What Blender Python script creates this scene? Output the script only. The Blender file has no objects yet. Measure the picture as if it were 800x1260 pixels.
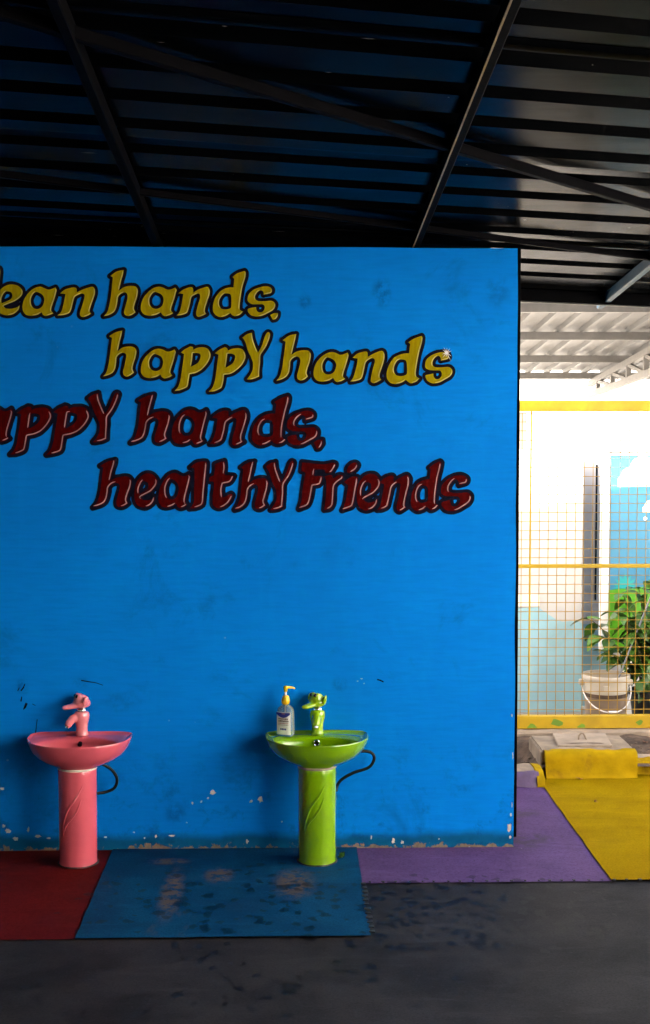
import bpy, bmesh, math, random
import numpy as np
from mathutils import Vector, Matrix, noise as mnoise
from mathutils.geometry import tessellate_polygon

random.seed(7)
R = math.radians
scene = bpy.context.scene
col = scene.collection

# ------------------------------------------------------------------ camera
CAM = Vector((0.0, -5.48, 1.64))
FPX = 1700.0                                   # focal length in photograph pixels (800 x 1260)
YAW = math.atan(45 / 1700.0)
PIT = math.atan(97 / math.hypot(1700.0, 45.0))
cam_d = bpy.data.cameras.new('camera')
cam_d.sensor_fit = 'VERTICAL'
cam_d.sensor_height = 36.0
cam_d.lens = FPX / 1260.0 * 36.0
cam_d.clip_end = 2000.0
cam = bpy.data.objects.new('camera', cam_d)
col.objects.link(cam)
cam.location = CAM
cam.rotation_euler = (math.pi / 2 - PIT, 0.0, -YAW)
scene.camera = cam

# ------------------------------------------------------------------ sky and sun
SUN_EL = R(24)
SUN_AZ = math.atan2(-0.72, -0.69)              # the sun stands behind the camera, to its left
to_sun = Vector((math.sin(SUN_AZ) * math.cos(SUN_EL), math.cos(SUN_AZ) * math.cos(SUN_EL), math.sin(SUN_EL)))
world = bpy.data.worlds.new('World')
scene.world = world
world.use_nodes = True
wn = world.node_tree
bg = wn.nodes['Background']
sky = wn.nodes.new('ShaderNodeTexSky')
sky.sky_type = 'NISHITA'
sky.sun_disc = False
sky.sun_elevation = SUN_EL
sky.sun_rotation = SUN_AZ
wn.links.new(sky.outputs['Color'], bg.inputs['Color'])
sky.air_density = 0.7
sky.dust_density = 8.0                          # hazy tropical noon sky
sky.ozone_density = 0.0
bg.inputs['Strength'].default_value = 0.15
sun_d = bpy.data.lights.new('sun', 'SUN')
sun_d.energy = 3.6
sun_d.angle = R(0.5)
sun_d.color = (1.0, 0.955, 0.88)
sun = bpy.data.objects.new('sun', sun_d)
col.objects.link(sun)
sun.rotation_euler = to_sun.to_track_quat('Z', 'Y').to_euler()
sun.location = (-8, -14, 20)

scene.view_settings.view_transform = 'Standard'
scene.view_settings.look = 'None'
scene.view_settings.exposure = 3.0
scene.view_settings.gamma = 1.0
scene.render.engine = 'CYCLES'
cy = scene.cycles
cy.use_denoising = True
cy.max_bounces = 10
cy.diffuse_bounces = 6
cy.glossy_bounces = 5
cy.transmission_bounces = 8
cy.transparent_max_bounces = 8
cy.sample_clamp_indirect = 8.0
cy.caustics_reflective = False
cy.caustics_refractive = False

# ------------------------------------------------------------------ helpers
_fw = Vector((math.sin(YAW) * math.cos(PIT), math.cos(YAW) * math.cos(PIT), -math.sin(PIT)))
_rt = Vector((math.cos(YAW), -math.sin(YAW), 0))
_up = _rt.cross(_fw)

def at(px, py, Y):
    """point of the plane Y = const that the photograph shows at pixel (px, py)"""
    r = _fw * FPX + _rt * (px - 400) - _up * (py - 630)
    t = (Y - CAM.y) / r.y
    return CAM + r * t

def tag(o, label=None, cat=None, group=None, kind=None):
    if label: o['label'] = label
    if cat: o['category'] = cat
    if group: o['group'] = group
    if kind: o['kind'] = kind
    return o

def empty(name, loc=(0, 0, 0), rz=0.0):
    o = bpy.data.objects.new(name, None)
    col.objects.link(o)
    o.location = loc
    o.rotation_euler = (0, 0, rz)
    o.empty_display_size = 0.05
    return o

def link(name, me, mat, parent=None, smooth=False):
    if mat is not None and len(me.materials) == 0:
        me.materials.append(mat)
    if smooth:
        me.shade_smooth()
    o = bpy.data.objects.new(name, me)
    col.objects.link(o)
    if parent: o.parent = parent
    return o

class MB:
    def __init__(s): s.v = []; s.f = []
    def add(s, vs, fs):
        n = len(s.v); s.v += [tuple(v) for v in vs]; s.f += [tuple(i + n for i in f) for f in fs]
        return s
    def box(s, x0, x1, y0, y1, z0, z1):
        return s.add([(x0,y0,z0),(x1,y0,z0),(x1,y1,z0),(x0,y1,z0),(x0,y0,z1),(x1,y0,z1),(x1,y1,z1),(x0,y1,z1)],
                     [(3,2,1,0),(4,5,6,7),(0,1,5,4),(1,2,6,5),(2,3,7,6),(3,0,4,7)])
    def bar(s, a, b, w, h, up=(0, 0, 1)):
        a = Vector(a); b = Vector(b); d = (b - a).normalized(); up = Vector(up)
        sd = d.cross(up).normalized(); u2 = sd.cross(d).normalized()
        vs = []
        for p in (a, b):
            for i, j in ((-1,-1),(1,-1),(1,1),(-1,1)):
                vs.append(p + sd * (i * w / 2) + u2 * (j * h / 2))
        return s.add(vs, [(3,2,1,0),(4,5,6,7),(0,1,5,4),(1,2,6,5),(2,3,7,6),(3,0,4,7)])
    def tube(s, pts, r, n=8, caps=True):
        pts = [Vector(p) for p in pts]
        rad = r if isinstance(r, (list, tuple)) else [r] * len(pts)
        rings = []; prev = None
        for i, p in enumerate(pts):
            d = (pts[min(i + 1, len(pts) - 1)] - pts[max(i - 1, 0)]).normalized()
            if prev is None:
                ref = Vector((0, 0, 1)) if abs(d.z) < .9 else Vector((1, 0, 0))
                a = d.cross(ref).normalized()
            else:
                a = (prev - d * prev.dot(d)).normalized()
            prev = a; b = d.cross(a)
            rings.append([p + (a * math.cos(2*math.pi*k/n) + b * math.sin(2*math.pi*k/n)) * rad[i] for k in range(n)])
        vs = [v for rg in rings for v in rg]; fs = []
        for i in range(len(pts) - 1):
            for k in range(n):
                k2 = (k + 1) % n
                fs.append((i*n+k, i*n+k2, (i+1)*n+k2, (i+1)*n+k))
        if caps:
            fs.append(tuple(range(n - 1, -1, -1))); fs.append(tuple((len(pts)-1)*n + k for k in range(n)))
        return s.add(vs, fs)
    def loft(s, rings, cap0=False, cap1=False):
        n = len(rings[0]); vs = [v for rg in rings for v in rg]; fs = []
        for i in range(len(rings) - 1):
            for k in range(n):
                k2 = (k + 1) % n
                fs.append((i*n+k, i*n+k2, (i+1)*n+k2, (i+1)*n+k))
        if cap0: fs.append(tuple(range(n - 1, -1, -1)))
        if cap1: fs.append(tuple((len(rings)-1)*n + k for k in range(n)))
        return s.add(vs, fs)
    def lathe(s, prof, n=24, c=(0, 0), sx=1.0, sy=1.0):
        rings = [[(c[0] + r*sx*math.cos(2*math.pi*k/n), c[1] + r*sy*math.sin(2*math.pi*k/n), z) for k in range(n)] for r, z in prof]
        return s.loft(rings, True, True)
    def sphere(s, c, r, n=12, m=8):
        rx, ry, rz = r if isinstance(r, (tuple, list)) else (r, r, r)
        rings = []
        for i in range(m + 1):
            a = -math.pi/2 + math.pi * (i * .96 / m + .02)
            rings.append([(c[0]+rx*math.cos(a)*math.cos(2*math.pi*k/n), c[1]+ry*math.cos(a)*math.sin(2*math.pi*k/n), c[2]+rz*math.sin(a)) for k in range(n)])
        return s.loft(rings, True, True)
    def mesh(s, name='mesh'):
        me = bpy.data.meshes.new(name); me.from_pydata(s.v, [], s.f); me.update(); return me
    def build(s, name, mat, parent=None, smooth=False, bevel=0.0, angle=40, seg=2):
        me = s.mesh(name)
        if bevel:
            bm = bmesh.new(); bm.from_mesh(me)
            bmesh.ops.recalc_face_normals(bm, faces=bm.faces)
            es = [e for e in bm.edges if len(e.link_faces) == 2 and e.calc_face_angle(0) > R(angle)]
            bmesh.ops.bevel(bm, geom=es, offset=bevel, segments=seg, affect='EDGES', profile=.5, clamp_overlap=True)
            bm.to_mesh(me); bm.free()
        o = link(name, me, mat, parent)
        if smooth:
            me.shade_smooth()
            me.set_sharp_from_angle(angle=R(angle))
        return o

def remeshed(mb, name, mat, parent, voxel=.003, it=6):
    """several overlapping lumps grown into one continuous skin"""
    me0 = mb.mesh('lump'); o0 = bpy.data.objects.new('lump', me0); col.objects.link(o0)
    m = o0.modifiers.new('r', 'REMESH'); m.mode = 'VOXEL'; m.voxel_size = voxel
    sm = o0.modifiers.new('s', 'SMOOTH'); sm.factor = .5; sm.iterations = it
    dg = bpy.context.evaluated_depsgraph_get()
    me = bpy.data.meshes.new_from_object(o0.evaluated_get(dg))
    me.name = name
    bpy.data.objects.remove(o0); bpy.data.meshes.remove(me0)
    me.materials.clear()
    return link(name, me, mat, parent, smooth=True)

def copy_tree(o, parent=None):
    c = o.copy(); col.objects.link(c); c.parent = parent
    for ch in o.children: copy_tree(ch, c)
    return c

# ------------------------------------------------------------------ materials
class NT:
    def __init__(s, name):
        s.m = bpy.data.materials.new(name); s.m.use_nodes = True
        s.t = s.m.node_tree; s.b = s.t.nodes['Principled BSDF']
    def n(s, typ, **kw):
        nd = s.t.nodes.new(typ)
        for k, v in kw.items():
            if k.startswith('i_'): nd.inputs[k[2:].replace('_', ' ')].default_value = v
            else: setattr(nd, k, v)
        return nd
    def l(s, a, b): s.t.links.new(a, b)
    def math(s, op, a, b=None, c=None, clamp=False):
        nd = s.n('ShaderNodeMath', operation=op); nd.use_clamp = clamp
        for i, x in enumerate((a, b, c)):
            if x is None: continue
            if hasattr(x, 'is_output'): s.l(x, nd.inputs[i])
            else: nd.inputs[i].default_value = x
        return nd.outputs[0]
    def mix(s, f, a, b):
        nd = s.n('ShaderNodeMix', data_type='RGBA')
        for i, x in ((0, f), (6, a), (7, b)):
            if hasattr(x, 'is_output'): s.l(x, nd.inputs[i])
            elif i == 0: nd.inputs[0].default_value = x
            else: nd.inputs[i].default_value = (*x, 1) if len(x) == 3 else x
        return nd.outputs[2]
    def pos(s):
        return s.n('ShaderNodeNewGeometry').outputs['Position']
    def objc(s):
        return s.n('ShaderNodeTexCoord').outputs['Object']
    def noise(s, vec, scale, detail=4, rough=.55, dist=0.0, stretch=None):
        if stretch:
            mp = s.n('ShaderNodeMapping'); mp.inputs['Scale'].default_value = stretch; s.l(vec, mp.inputs['Vector']); vec = mp.outputs[0]
        nd = s.n('ShaderNodeTexNoise'); nd.inputs['Scale'].default_value = scale; nd.inputs['Detail'].default_value = detail
        nd.inputs['Roughness'].default_value = rough; nd.inputs['Distortion'].default_value = dist
        s.l(vec, nd.inputs['Vector']); return nd.outputs['Fac']
    def ramp(s, x, a, b):
        nd = s.n('ShaderNodeMapRange', clamp=True); nd.inputs[1].default_value = a; nd.inputs[2].default_value = b
        nd.interpolation_type = 'SMOOTHSTEP'
        s.l(x, nd.inputs[0]); return nd.outputs[0]
    def sep(s, vec):
        nd = s.n('ShaderNodeSeparateXYZ'); s.l(vec, nd.inputs[0]); return nd.outputs
    def blob(s, vec, c, r, e0=1.0, e1=.3):
        """soft spot of radius r round the point c (r may be per axis)"""
        mp = s.n('ShaderNodeMapping', vector_type='TEXTURE'); mp.inputs['Location'].default_value = c
        mp.inputs['Scale'].default_value = r if isinstance(r, tuple) else (r, r, r)
        s.l(vec, mp.inputs['Vector'])
        ln = s.n('ShaderNodeVectorMath', operation='LENGTH'); s.l(mp.outputs[0], ln.inputs[0])
        return s.ramp(ln.outputs['Value'], e0, e1)
    def bump(s, h, strength=.3, dist=.002):
        nd = s.n('ShaderNodeBump'); nd.inputs['Strength'].default_value = strength; nd.inputs['Distance'].default_value = dist
        s.l(h, nd.inputs['Height']); s.l(nd.outputs[0], s.b.inputs['Normal'])
    def set(s, color=None, rough=None, metal=None, spec=None, coat=None):
        for k, x in (('Base Color', color), ('Roughness', rough), ('Metallic', metal), ('Specular IOR Level', spec), ('Coat Weight', coat)):
            if x is None: continue
            if hasattr(x, 'is_output'): s.l(x, s.b.inputs[k])
            elif k == 'Base Color': s.b.inputs[k].default_value = (*x, 1)
            else: s.b.inputs[k].default_value = x
        return s.m

def simple(name, c, rough=.5, var=.15, scale=12, metal=0.0, bump=.15, bscale=60, spec=.5, coat=0.0, dirt=None, dirt_amt=.4):
    t = NT(name); p = t.objc()
    n1 = t.noise(p, scale, 5)
    c = Vector(c)
    cc = t.mix(t.ramp(n1, .3, .7), tuple(c * (1 - var)), tuple(c * (1 + var)))
    if dirt:
        n2 = t.noise(p, scale * .6, 8, .7, .4)
        cc = t.mix(t.math('MULTIPLY', t.ramp(n2, .52, .72), dirt_amt), cc, dirt)
    n3 = t.noise(p, bscale, 4)
    r = t.math('ADD', t.math('MULTIPLY', n3, .18), rough - .09)
    t.set(cc, r, metal, spec, coat)
    if bump: t.bump(n3, bump, .002)
    return t.m

def wall_blue():
    t = NT('blue_wall_paint'); p = t.pos()
    x, y, z = t.sep(p)
    base = t.mix(t.ramp(t.noise(p, 1.3, 5), .3, .7), (.0010, .195, .69), (.0010, .225, .77))
    brush = t.noise(p, 9, 6, .6, 0, (1, 1, 9))
    base = t.mix(t.math('MULTIPLY', t.ramp(brush, .35, .72), .38), base, (.002, .16, .58))
    brush2 = t.noise(p, 14, 3, .6, 0, (.35, 1, 6))
    base = t.mix(t.math('MULTIPLY', t.ramp(brush2, .5, .8), .12), base, (.006, .27, .80))
    patch = t.noise(p, .9, 7, .62, .5)
    base = t.mix(t.math('MULTIPLY', t.ramp(patch, .48, .62), .16), base, (.003, .13, .46))
    roll = t.noise(p, 5, 2, .5, 0, (6, 1, .5))
    base = t.mix(t.math('MULTIPLY', t.ramp(roll, .52, .75), .12), base, (.003, .25, .78))
    # old teal coat showing along the foot of the wall
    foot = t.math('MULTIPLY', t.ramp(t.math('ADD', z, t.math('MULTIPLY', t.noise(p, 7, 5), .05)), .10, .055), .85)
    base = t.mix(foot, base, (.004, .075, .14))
    # grime
    g1 = t.math('MULTIPLY', t.ramp(t.noise(p, 3.1, 9, .72, .6), .54, .72), .32)
    base = t.mix(g1, base, (.003, .05, .16))
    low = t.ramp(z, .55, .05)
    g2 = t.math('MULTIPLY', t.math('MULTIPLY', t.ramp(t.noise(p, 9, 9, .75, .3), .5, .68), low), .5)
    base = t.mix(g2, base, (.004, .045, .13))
    # hand smudges with a shape of their own
    for (px, py, rx, rz, a) in ((470, 360, .05, .075, .55), (375, 371, .035, .04, .45), (612, 358, .07, .09, .3), (28, 845, .03, .05, .5),
                                (150, 862, .09, .07, .25), (418, 842, .04, .04, .35), (216, 1000, .06, .06, .4), (100, 840, .05, .03, .3)):
        c = at(px, py, WALL_Y)
        m = t.math('MULTIPLY', t.blob(p, tuple(c), (rx, .3, rz)), t.math('MULTIPLY', t.ramp(t.noise(p, 26, 6, .7), .38, .62), a))
        base = t.mix(m, base, (.004, .05, .20))
    # flaked paint: bare plaster strip along the floor
    fl = t.noise(p, 17, 8, .72, .2, (1, 1, 1.0))
    edge = t.math('MULTIPLY_ADD', t.ramp(fl, .38, .68), .034, -.009)
    bare = t.ramp(t.math('SUBTRACT', z, edge), .003, -.003)
    pl = t.mix(t.noise(p, 60, 5, .7), (.06, .04, .028), (.34, .27, .20))
    base = t.mix(bare, base, pl)
    # small white flecks
    fv = t.n('ShaderNodeTexVoronoi', feature='F1'); fv.inputs['Scale'].default_value = 9.0; fv.inputs['Randomness'].default_value = 1
    t.l(p, fv.inputs['Vector'])
    fleck = t.math('MULTIPLY', t.ramp(fv.outputs['Distance'], .055, .03), t.ramp(t.noise(p, 2.3, 3), .56, .6))
    base = t.mix(t.math('MULTIPLY', fleck, .3), base, (.5, .6, .7))
    h = t.math('ADD', t.math('MULTIPLY', brush, .8), t.math('MULTIPLY', t.noise(p, 90, 4), .35))
    h = t.math('SUBTRACT', h, t.math('MULTIPLY', bare, 1.2))
    t.set(base, t.math('MULTIPLY_ADD', t.noise(p, 30, 4), .2, .5), 0, .03)
    t.bump(h, .28, .003)
    return t.m

def floor_mat(name, ca, cb, wet=.5, wear=None, wear_amt=.4, rough=.66, wearpos=None, spec=.06):
    t = NT(name); p = t.pos()
    base = t.mix(t.ramp(t.noise(p, 2.6, 8, .68, .3), .32, .68), ca, cb)
    mid = tuple((Vector(ca) + Vector(cb)) * .5)
    fine = t.noise(p, 130, 4, .7)
    base = t.mix(t.math('MULTIPLY', t.ramp(fine, .42, .72), .55), base, tuple(Vector(mid) * .42))
    grit = t.noise(p, 55, 6, .75)
    base = t.mix(t.math('MULTIPLY', t.ramp(grit, .55, .75), .4), base, tuple(Vector(cb) * 1.5 + Vector((.006, .006, .006))))
    sm = t.noise(p, 5, 8, .7, .5, (.5, 1.5, 1))
    base = t.mix(t.math('MULTIPLY', t.ramp(sm, .5, .75), .5), base, tuple(Vector(mid) * .55 + Vector((.008, .008, .008))))
    st2 = t.noise(p, 7, 8, .72, .8, (.35, 1.6, 1))
    base = t.mix(t.math('MULTIPLY', t.ramp(st2, .52, .72), .45), base, tuple(Vector(cb) * 1.35 + Vector((.004, .004, .004))))
    if wear:
        w = t.ramp(t.noise(p, 4.2, 9, .75, .4, (1.8, .6, 1)), .60, .68)
        if wearpos:
            ws = None
            for (c, r) in wearpos:
                bl = t.math('MULTIPLY', t.blob(p, c, r), t.ramp(t.noise(p, 22, 8, .7, .3), .40, .56))
                ws = bl if ws is None else t.math('MAXIMUM', ws, bl)
            w = t.math('MAXIMUM', t.math('MULTIPLY', w, .35), ws)
        base = t.mix(t.math('MULTIPLY', w, wear_amt), base, wear)
    # drops and splashes of water, each of its own size
    nz = t.n('ShaderNodeTexNoise'); nz.inputs['Scale'].default_value = 30; nz.inputs['Detail'].default_value = 3
    t.l(p, nz.inputs['Vector'])
    sc = t.n('ShaderNodeVectorMath', operation='SCALE'); sc.inputs['Scale'].default_value = .05
    t.l(nz.outputs['Color'], sc.inputs[0])
    ds = t.n('ShaderNodeVectorMath', operation='ADD'); t.l(p, ds.inputs[0]); t.l(sc.outputs[0], ds.inputs[1])
    spot = None
    area = t.math('MAXIMUM', t.blob(p, (.55, -.85, 0), (.85, .62, 9), 1, .35), t.math('MULTIPLY', t.blob(p, (-.15, -.70, 0), (1.0, .6, 9), 1, .3), .76))
    area = t.math('MAXIMUM', t.math('MAXIMUM', area, t.math('MULTIPLY', t.blob(p, (0, -1.35, 0), (1.7, .8, 9), 1, .2), .50)), .16)
    for scl, rmax in ((11, .28), (23, .42)):
        vo = t.n('ShaderNodeTexVoronoi', feature='F1'); vo.inputs['Scale'].default_value = scl; vo.inputs['Randomness'].default_value = 1
        mp = t.n('ShaderNodeMapping'); mp.inputs['Scale'].default_value = (1.0, .8, 0); t.l(ds.outputs[0], mp.inputs['Vector'])
        t.l(mp.outputs[0], vo.inputs['Vector'])
        cr = t.n('ShaderNodeSeparateColor'); t.l(vo.outputs['Color'], cr.inputs[0])
        rad = t.math('MULTIPLY', t.ramp(t.math('SUBTRACT', area, cr.outputs[0]), -.18, .55), rmax)
        q = t.ramp(t.math('SUBTRACT', vo.outputs['Distance'], rad), .02, -.04)
        spot = q if spot is None else t.math('MAXIMUM', spot, q)
    base = t.mix(t.math('MULTIPLY', spot, wet), base, tuple(Vector(mid) * .12))
    # scattered white scuffs
    sv = t.n('ShaderNodeTexVoronoi', feature='F1'); sv.inputs['Scale'].default_value = 7; t.l(p, sv.inputs['Vector'])
    sp = t.math('MULTIPLY', t.ramp(sv.outputs['Distance'], .022, .012), t.ramp(t.noise(p, 1.9, 2), .55, .6))
    base = t.mix(t.math('MULTIPLY', sp, .6), base, (.4, .38, .36))
    r = t.math('MULTIPLY_ADD', fine, .25, rough - .1)
    r = t.math('SUBTRACT', r, t.math('MULTIPLY', spot, wet * .22))
    t.set(base, r, 0, spec)
    h = t.math('ADD', t.math('MULTIPLY', fine, .5), t.math('MULTIPLY', sm, .8))
    t.bump(h, .35, .002)
    return t.m

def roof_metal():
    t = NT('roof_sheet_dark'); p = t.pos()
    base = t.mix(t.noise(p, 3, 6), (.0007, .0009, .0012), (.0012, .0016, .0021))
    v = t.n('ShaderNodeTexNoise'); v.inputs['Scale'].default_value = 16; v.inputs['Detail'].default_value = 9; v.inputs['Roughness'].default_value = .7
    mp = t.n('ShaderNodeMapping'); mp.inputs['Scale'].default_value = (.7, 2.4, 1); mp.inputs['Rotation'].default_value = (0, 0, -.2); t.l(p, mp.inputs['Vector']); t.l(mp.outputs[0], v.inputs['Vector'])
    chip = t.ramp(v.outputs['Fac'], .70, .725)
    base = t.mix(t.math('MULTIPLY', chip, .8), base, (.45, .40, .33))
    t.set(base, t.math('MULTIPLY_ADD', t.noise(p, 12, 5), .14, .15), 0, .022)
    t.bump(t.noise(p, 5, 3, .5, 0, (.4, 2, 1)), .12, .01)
    return t.m

WALL_Y = -0.085
M = {}
M['wall'] = wall_blue()
M['blocker_dark'] = simple('dark_blocker', (.02, .05, .12), .7, .2)
M['plaster'] = simple('bare_plaster', (.46, .45, .43), .9, .2, 40, bump=.6)
M['black_paint'] = simple('black_outline_paint', (.006, .006, .012), .6, .3, 20, spec=.03, bump=.1)
M['navy_paint'] = simple('navy_outline_paint', (.005, .006, .016), .6, .3, 20, spec=.03, bump=.1)
def letter_paint(name, a, b):
    t = NT(name); p = t.pos()
    f = t.noise(p, 24, 5, .65, .2, (3, 1, .6))
    t.set(t.mix(t.ramp(f, .3, .7), a, b), .55, 0, .03); t.bump(f, .1, .002); return t.m
M['yellow_letter'] = letter_paint('yellow_letter_paint', (.27, .20, .0012), (.33, .28, .0016))
M['maroon_letter'] = letter_paint('maroon_letter_paint', (.044, .0006, .0008), (.074, .0010, .0013))
M['yellow_hl'] = simple('pale_yellow_stroke', (.55, .47, .14), .5, .2)
M['pink_hl'] = simple('pale_pink_stroke', (.42, .22, .23), .5, .2)
M['white_mark'] = simple('white_sparkle_paint', (.75, .78, .82), .5, .1)
M['floor_red'] = floor_mat('red_floor', (.070, .0035, .0035), (.115, .007, .006), .75, (.03, .02, .018), .5)
M['floor_blue'] = floor_mat('blue_floor', (.0012, .034, .095), (.0022, .058, .14), .62, (.10, .07, .045), .75,
                            wearpos=[((-.42, -.62, 0), (.055, .36, 1)), ((.02, -.52, 0), (.10, .22, 1)), ((-.26, -.42, 0), (.07, .12, 1)), ((-.46, -.25, 0), (.10, .05, 1))])
M['floor_purple'] = floor_mat('purple_floor', (.078, .042, .125), (.105, .060, .165), .6, (.055, .042, .05), .7,
                              wearpos=[((1.0, .02, 0), (.10, .10, 1)), ((.98, .40, 0), (.16, .10, 1)), ((.92, .25, 0), (.08, .08, 1)), ((.93, -.02, 0), (.10, .16, 1))])
M['floor_yellow'] = floor_mat('yellow_floor', (.235, .145, .0008), (.29, .19, .0012), .25, (.14, .10, .008), .35, rough=.85, spec=.02)
M['floor_grey'] = floor_mat('grey_floor', (.0115, .011, .0122), (.031, .0295, .0315), .72, (.014, .013, .013), .4, rough=.6, spec=.08)
M['gap'] = simple('dark_gap_rubber', (.008, .008, .009), .6, .2)
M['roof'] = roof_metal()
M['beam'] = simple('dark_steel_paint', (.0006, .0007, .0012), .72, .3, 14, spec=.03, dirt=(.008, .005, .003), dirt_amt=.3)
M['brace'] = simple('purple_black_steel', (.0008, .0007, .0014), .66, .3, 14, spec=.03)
M['trim'] = simple('grey_edge_flashing', (.30, .28, .25), .5, .15)
M['teal'] = simple('teal_steel_paint', (.005, .045, .085), .5, .15)
M['pink'] = simple('pink_glazed_ceramic', (.58, .095, .128), .14, .07, 6, bump=0, coat=.6)
M['green'] = simple('lime_glazed_ceramic', (.160, .330, .001), .14, .07, 6, bump=0, coat=.6)
M['green_dirty'] = simple('lime_pedestal_ceramic', (.160, .330, .001), .2, .09, 6, bump=0, coat=.5, dirt=(.13, .13, .03), dirt_amt=.25)
M['pink_tap'] = simple('lit_pink_glaze', (.74, .22, .25), .12, .05, 6, bump=0, coat=.8)  # paler than the basin: light caught by the tap put into the colour
M['green_tap'] = simple('lit_lime_glaze', (.27, .45, .006), .12, .05, 6, bump=0, coat=.8)  # same paling for the light on the lime tap
M['seal'] = simple('white_sealant', (.62, .60, .52), .6, .15, 40)
M['base_joint'] = simple('dark_base_joint', (.012, .011, .010), .9, .4, 60)
M['chrome'] = simple('chrome', (.8, .8, .8), .12, .05, metal=1.0, bump=0)
M['black'] = simple('black_gloss', (.006, .006, .006), .2, .1, bump=0)
M['hose'] = simple('black_rubber_hose', (.003, .0032, .004), .5, .2, bump=.1, spec=.2)
M['yel_plastic'] = simple('yellow_plastic', (.85, .52, .012), .3, .06, bump=0)
M['white_plastic'] = simple('white_plastic', (.75, .76, .76), .35, .05, bump=0)
M['fence'] = simple('yellow_fence_paint', (.50, .32, .003), .45, .12, 9, dirt=(.22, .13, .01), dirt_amt=.3)
M['wire'] = simple('yellow_wire_paint', (.37, .205, .003), .5, .2, 9)
M['leafmark'] = simple('green_leaf_paint', (.16, .30, .02), .5, .2)
M['bounce_white'] = simple('bounce_white_render', (.78, .78, .78), .8, .05, 3, bump=.3, bscale=50)  # for the added unseen walls, white to bounce fill light
M['yard_white'] = simple('weathered_white_render', (.43, .43, .43), .85, .08, 3, bump=.4, bscale=40, dirt=(.33, .32, .30), dirt_amt=.4)
M['cream'] = simple('cream_paint', (.74, .70, .62), .7, .08)
M['grey_wall'] = simple('grey_render', (.48, .475, .49), .7, .1, 4)
M['pale_blue'] = simple('pale_blue_wall_paint', (.25, .45, .53), .7, .07, 5, bump=.3, dirt=(.20, .28, .28), dirt_amt=.3)
M['concrete'] = simple('concrete', (.25, .19, .13), .85, .25, 9, bump=.6, bscale=70, dirt=(.08, .06, .045), dirt_amt=.6)
M['pale_concrete'] = simple('pale_concrete', (.32, .25, .18), .85, .2, 9, bump=.6, bscale=70, dirt=(.12, .09, .065), dirt_amt=.5)
M['yellow_conc'] = simple('yellow_painted_concrete', (.33, .21, .0008), .8, .13, 14, bump=1.0, bscale=55, dirt=(.17, .09, .010), dirt_amt=.7, spec=.08)
M['purple_conc'] = simple('purple_painted_concrete', (.09, .055, .13), .7, .2, 14, bump=1.0, bscale=55, dirt=(.12, .09, .09), dirt_amt=.6)
M['soil'] = simple('dry_soil', (.085, .055, .035), .95, .45, 18, bump=1.0, bscale=45, dirt=(.03, .019, .012), dirt_amt=.7)
M['dryleaf'] = simple('dry_leaf', (.20, .075, .03), .7, .4, 30)
M['stone'] = simple('pale_stone', (.14, .10, .07), .85, .3, 30)
M['ground'] = simple('yard_concrete', (.42, .39, .34), .85, .12, 2, bump=.4, dirt=(.25, .22, .18), dirt_amt=.4)
M['bucket'] = simple('cream_bucket_plastic', (.46, .41, .34), .35, .08, 9, dirt=(.28, .2, .13), dirt_amt=.35)
M['bucket_low'] = simple('brown_bucket_plastic', (.19, .135, .095), .4, .15, 14)  # lower bucket body browner than the cream upper part
M['handle'] = simple('white_wire_handle', (.78, .76, .74), .4, .05, bump=0)
M['pole'] = simple('grey_metal_pole', (.16, .17, .19), .35, .1, metal=.6, bump=0)
M['pot'] = simple('black_planter_plastic', (.012, .012, .012), .5, .2)
M['canopy'] = simple('zinc_canopy_sheet', (.19, .19, .195), .5, .08, 3, bump=.1, dirt=(.17, .155, .14), dirt_amt=.4)
M['canopy_steel'] = simple('pale_canopy_steel', (.22, .212, .205), .5, .08)
M['poster_sky'] = simple('printed_sky_blue', (.035, .20, .35), .35, .05, 2, bump=0)
M['poster_white'] = simple('printed_white', (.78, .80, .82), .35, .04, 2, bump=0)
M['poster_teal'] = simple('printed_teal', (.006, .32, .34), .35, .05, 2, bump=0)
M['poster_green'] = simple('printed_lime', (.075, .30, .012), .35, .05, 2, bump=0)
M['stem'] = simple('brown_green_stem', (.10, .085, .035), .7, .3)

def leaf_mat():
    t = NT('glossy_leaf'); p = t.objc()
    oi = t.n('ShaderNodeObjectInfo')
    c = t.mix(oi.outputs['Random'], (.014, .050, .009), (.060, .150, .014))
    c = t.mix(t.math('MULTIPLY', t.ramp(t.noise(p, 30, 4), .4, .7), .35), c, (.12, .24, .04))
    t.set(c, .34, 0, .5)
    return t.m
M['leaf'] = leaf_mat()

def gel():
    t = NT('clear_hand_gel'); b = t.b
    b.inputs['Base Color'].default_value = (.62, .80, .74, 1); b.inputs['Roughness'].default_value = .08
    b.inputs['Transmission Weight'].default_value = .75; b.inputs['IOR'].default_value = 1.36
    return t.m
M['gel'] = gel()
M['label_blue'] = simple('label_blue', (.01, .02, .25), .4, .1, bump=0)
M['label_grey'] = simple('label_grey', (.22, .17, .17), .4, .3, bump=0)
M['label_red'] = simple('label_red', (.40, .12, .12), .4, .2, bump=0)

# ================================================================== SETTING
ground = MB().add([(-300,-300,-.02),(300,-300,-.02),(300,300,-.02),(-300,300,-.02)], [(0,1,2,3)]).build('ground', M['ground'])
tag(ground, 'pale concrete yard ground around the shelter', kind='structure')

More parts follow.
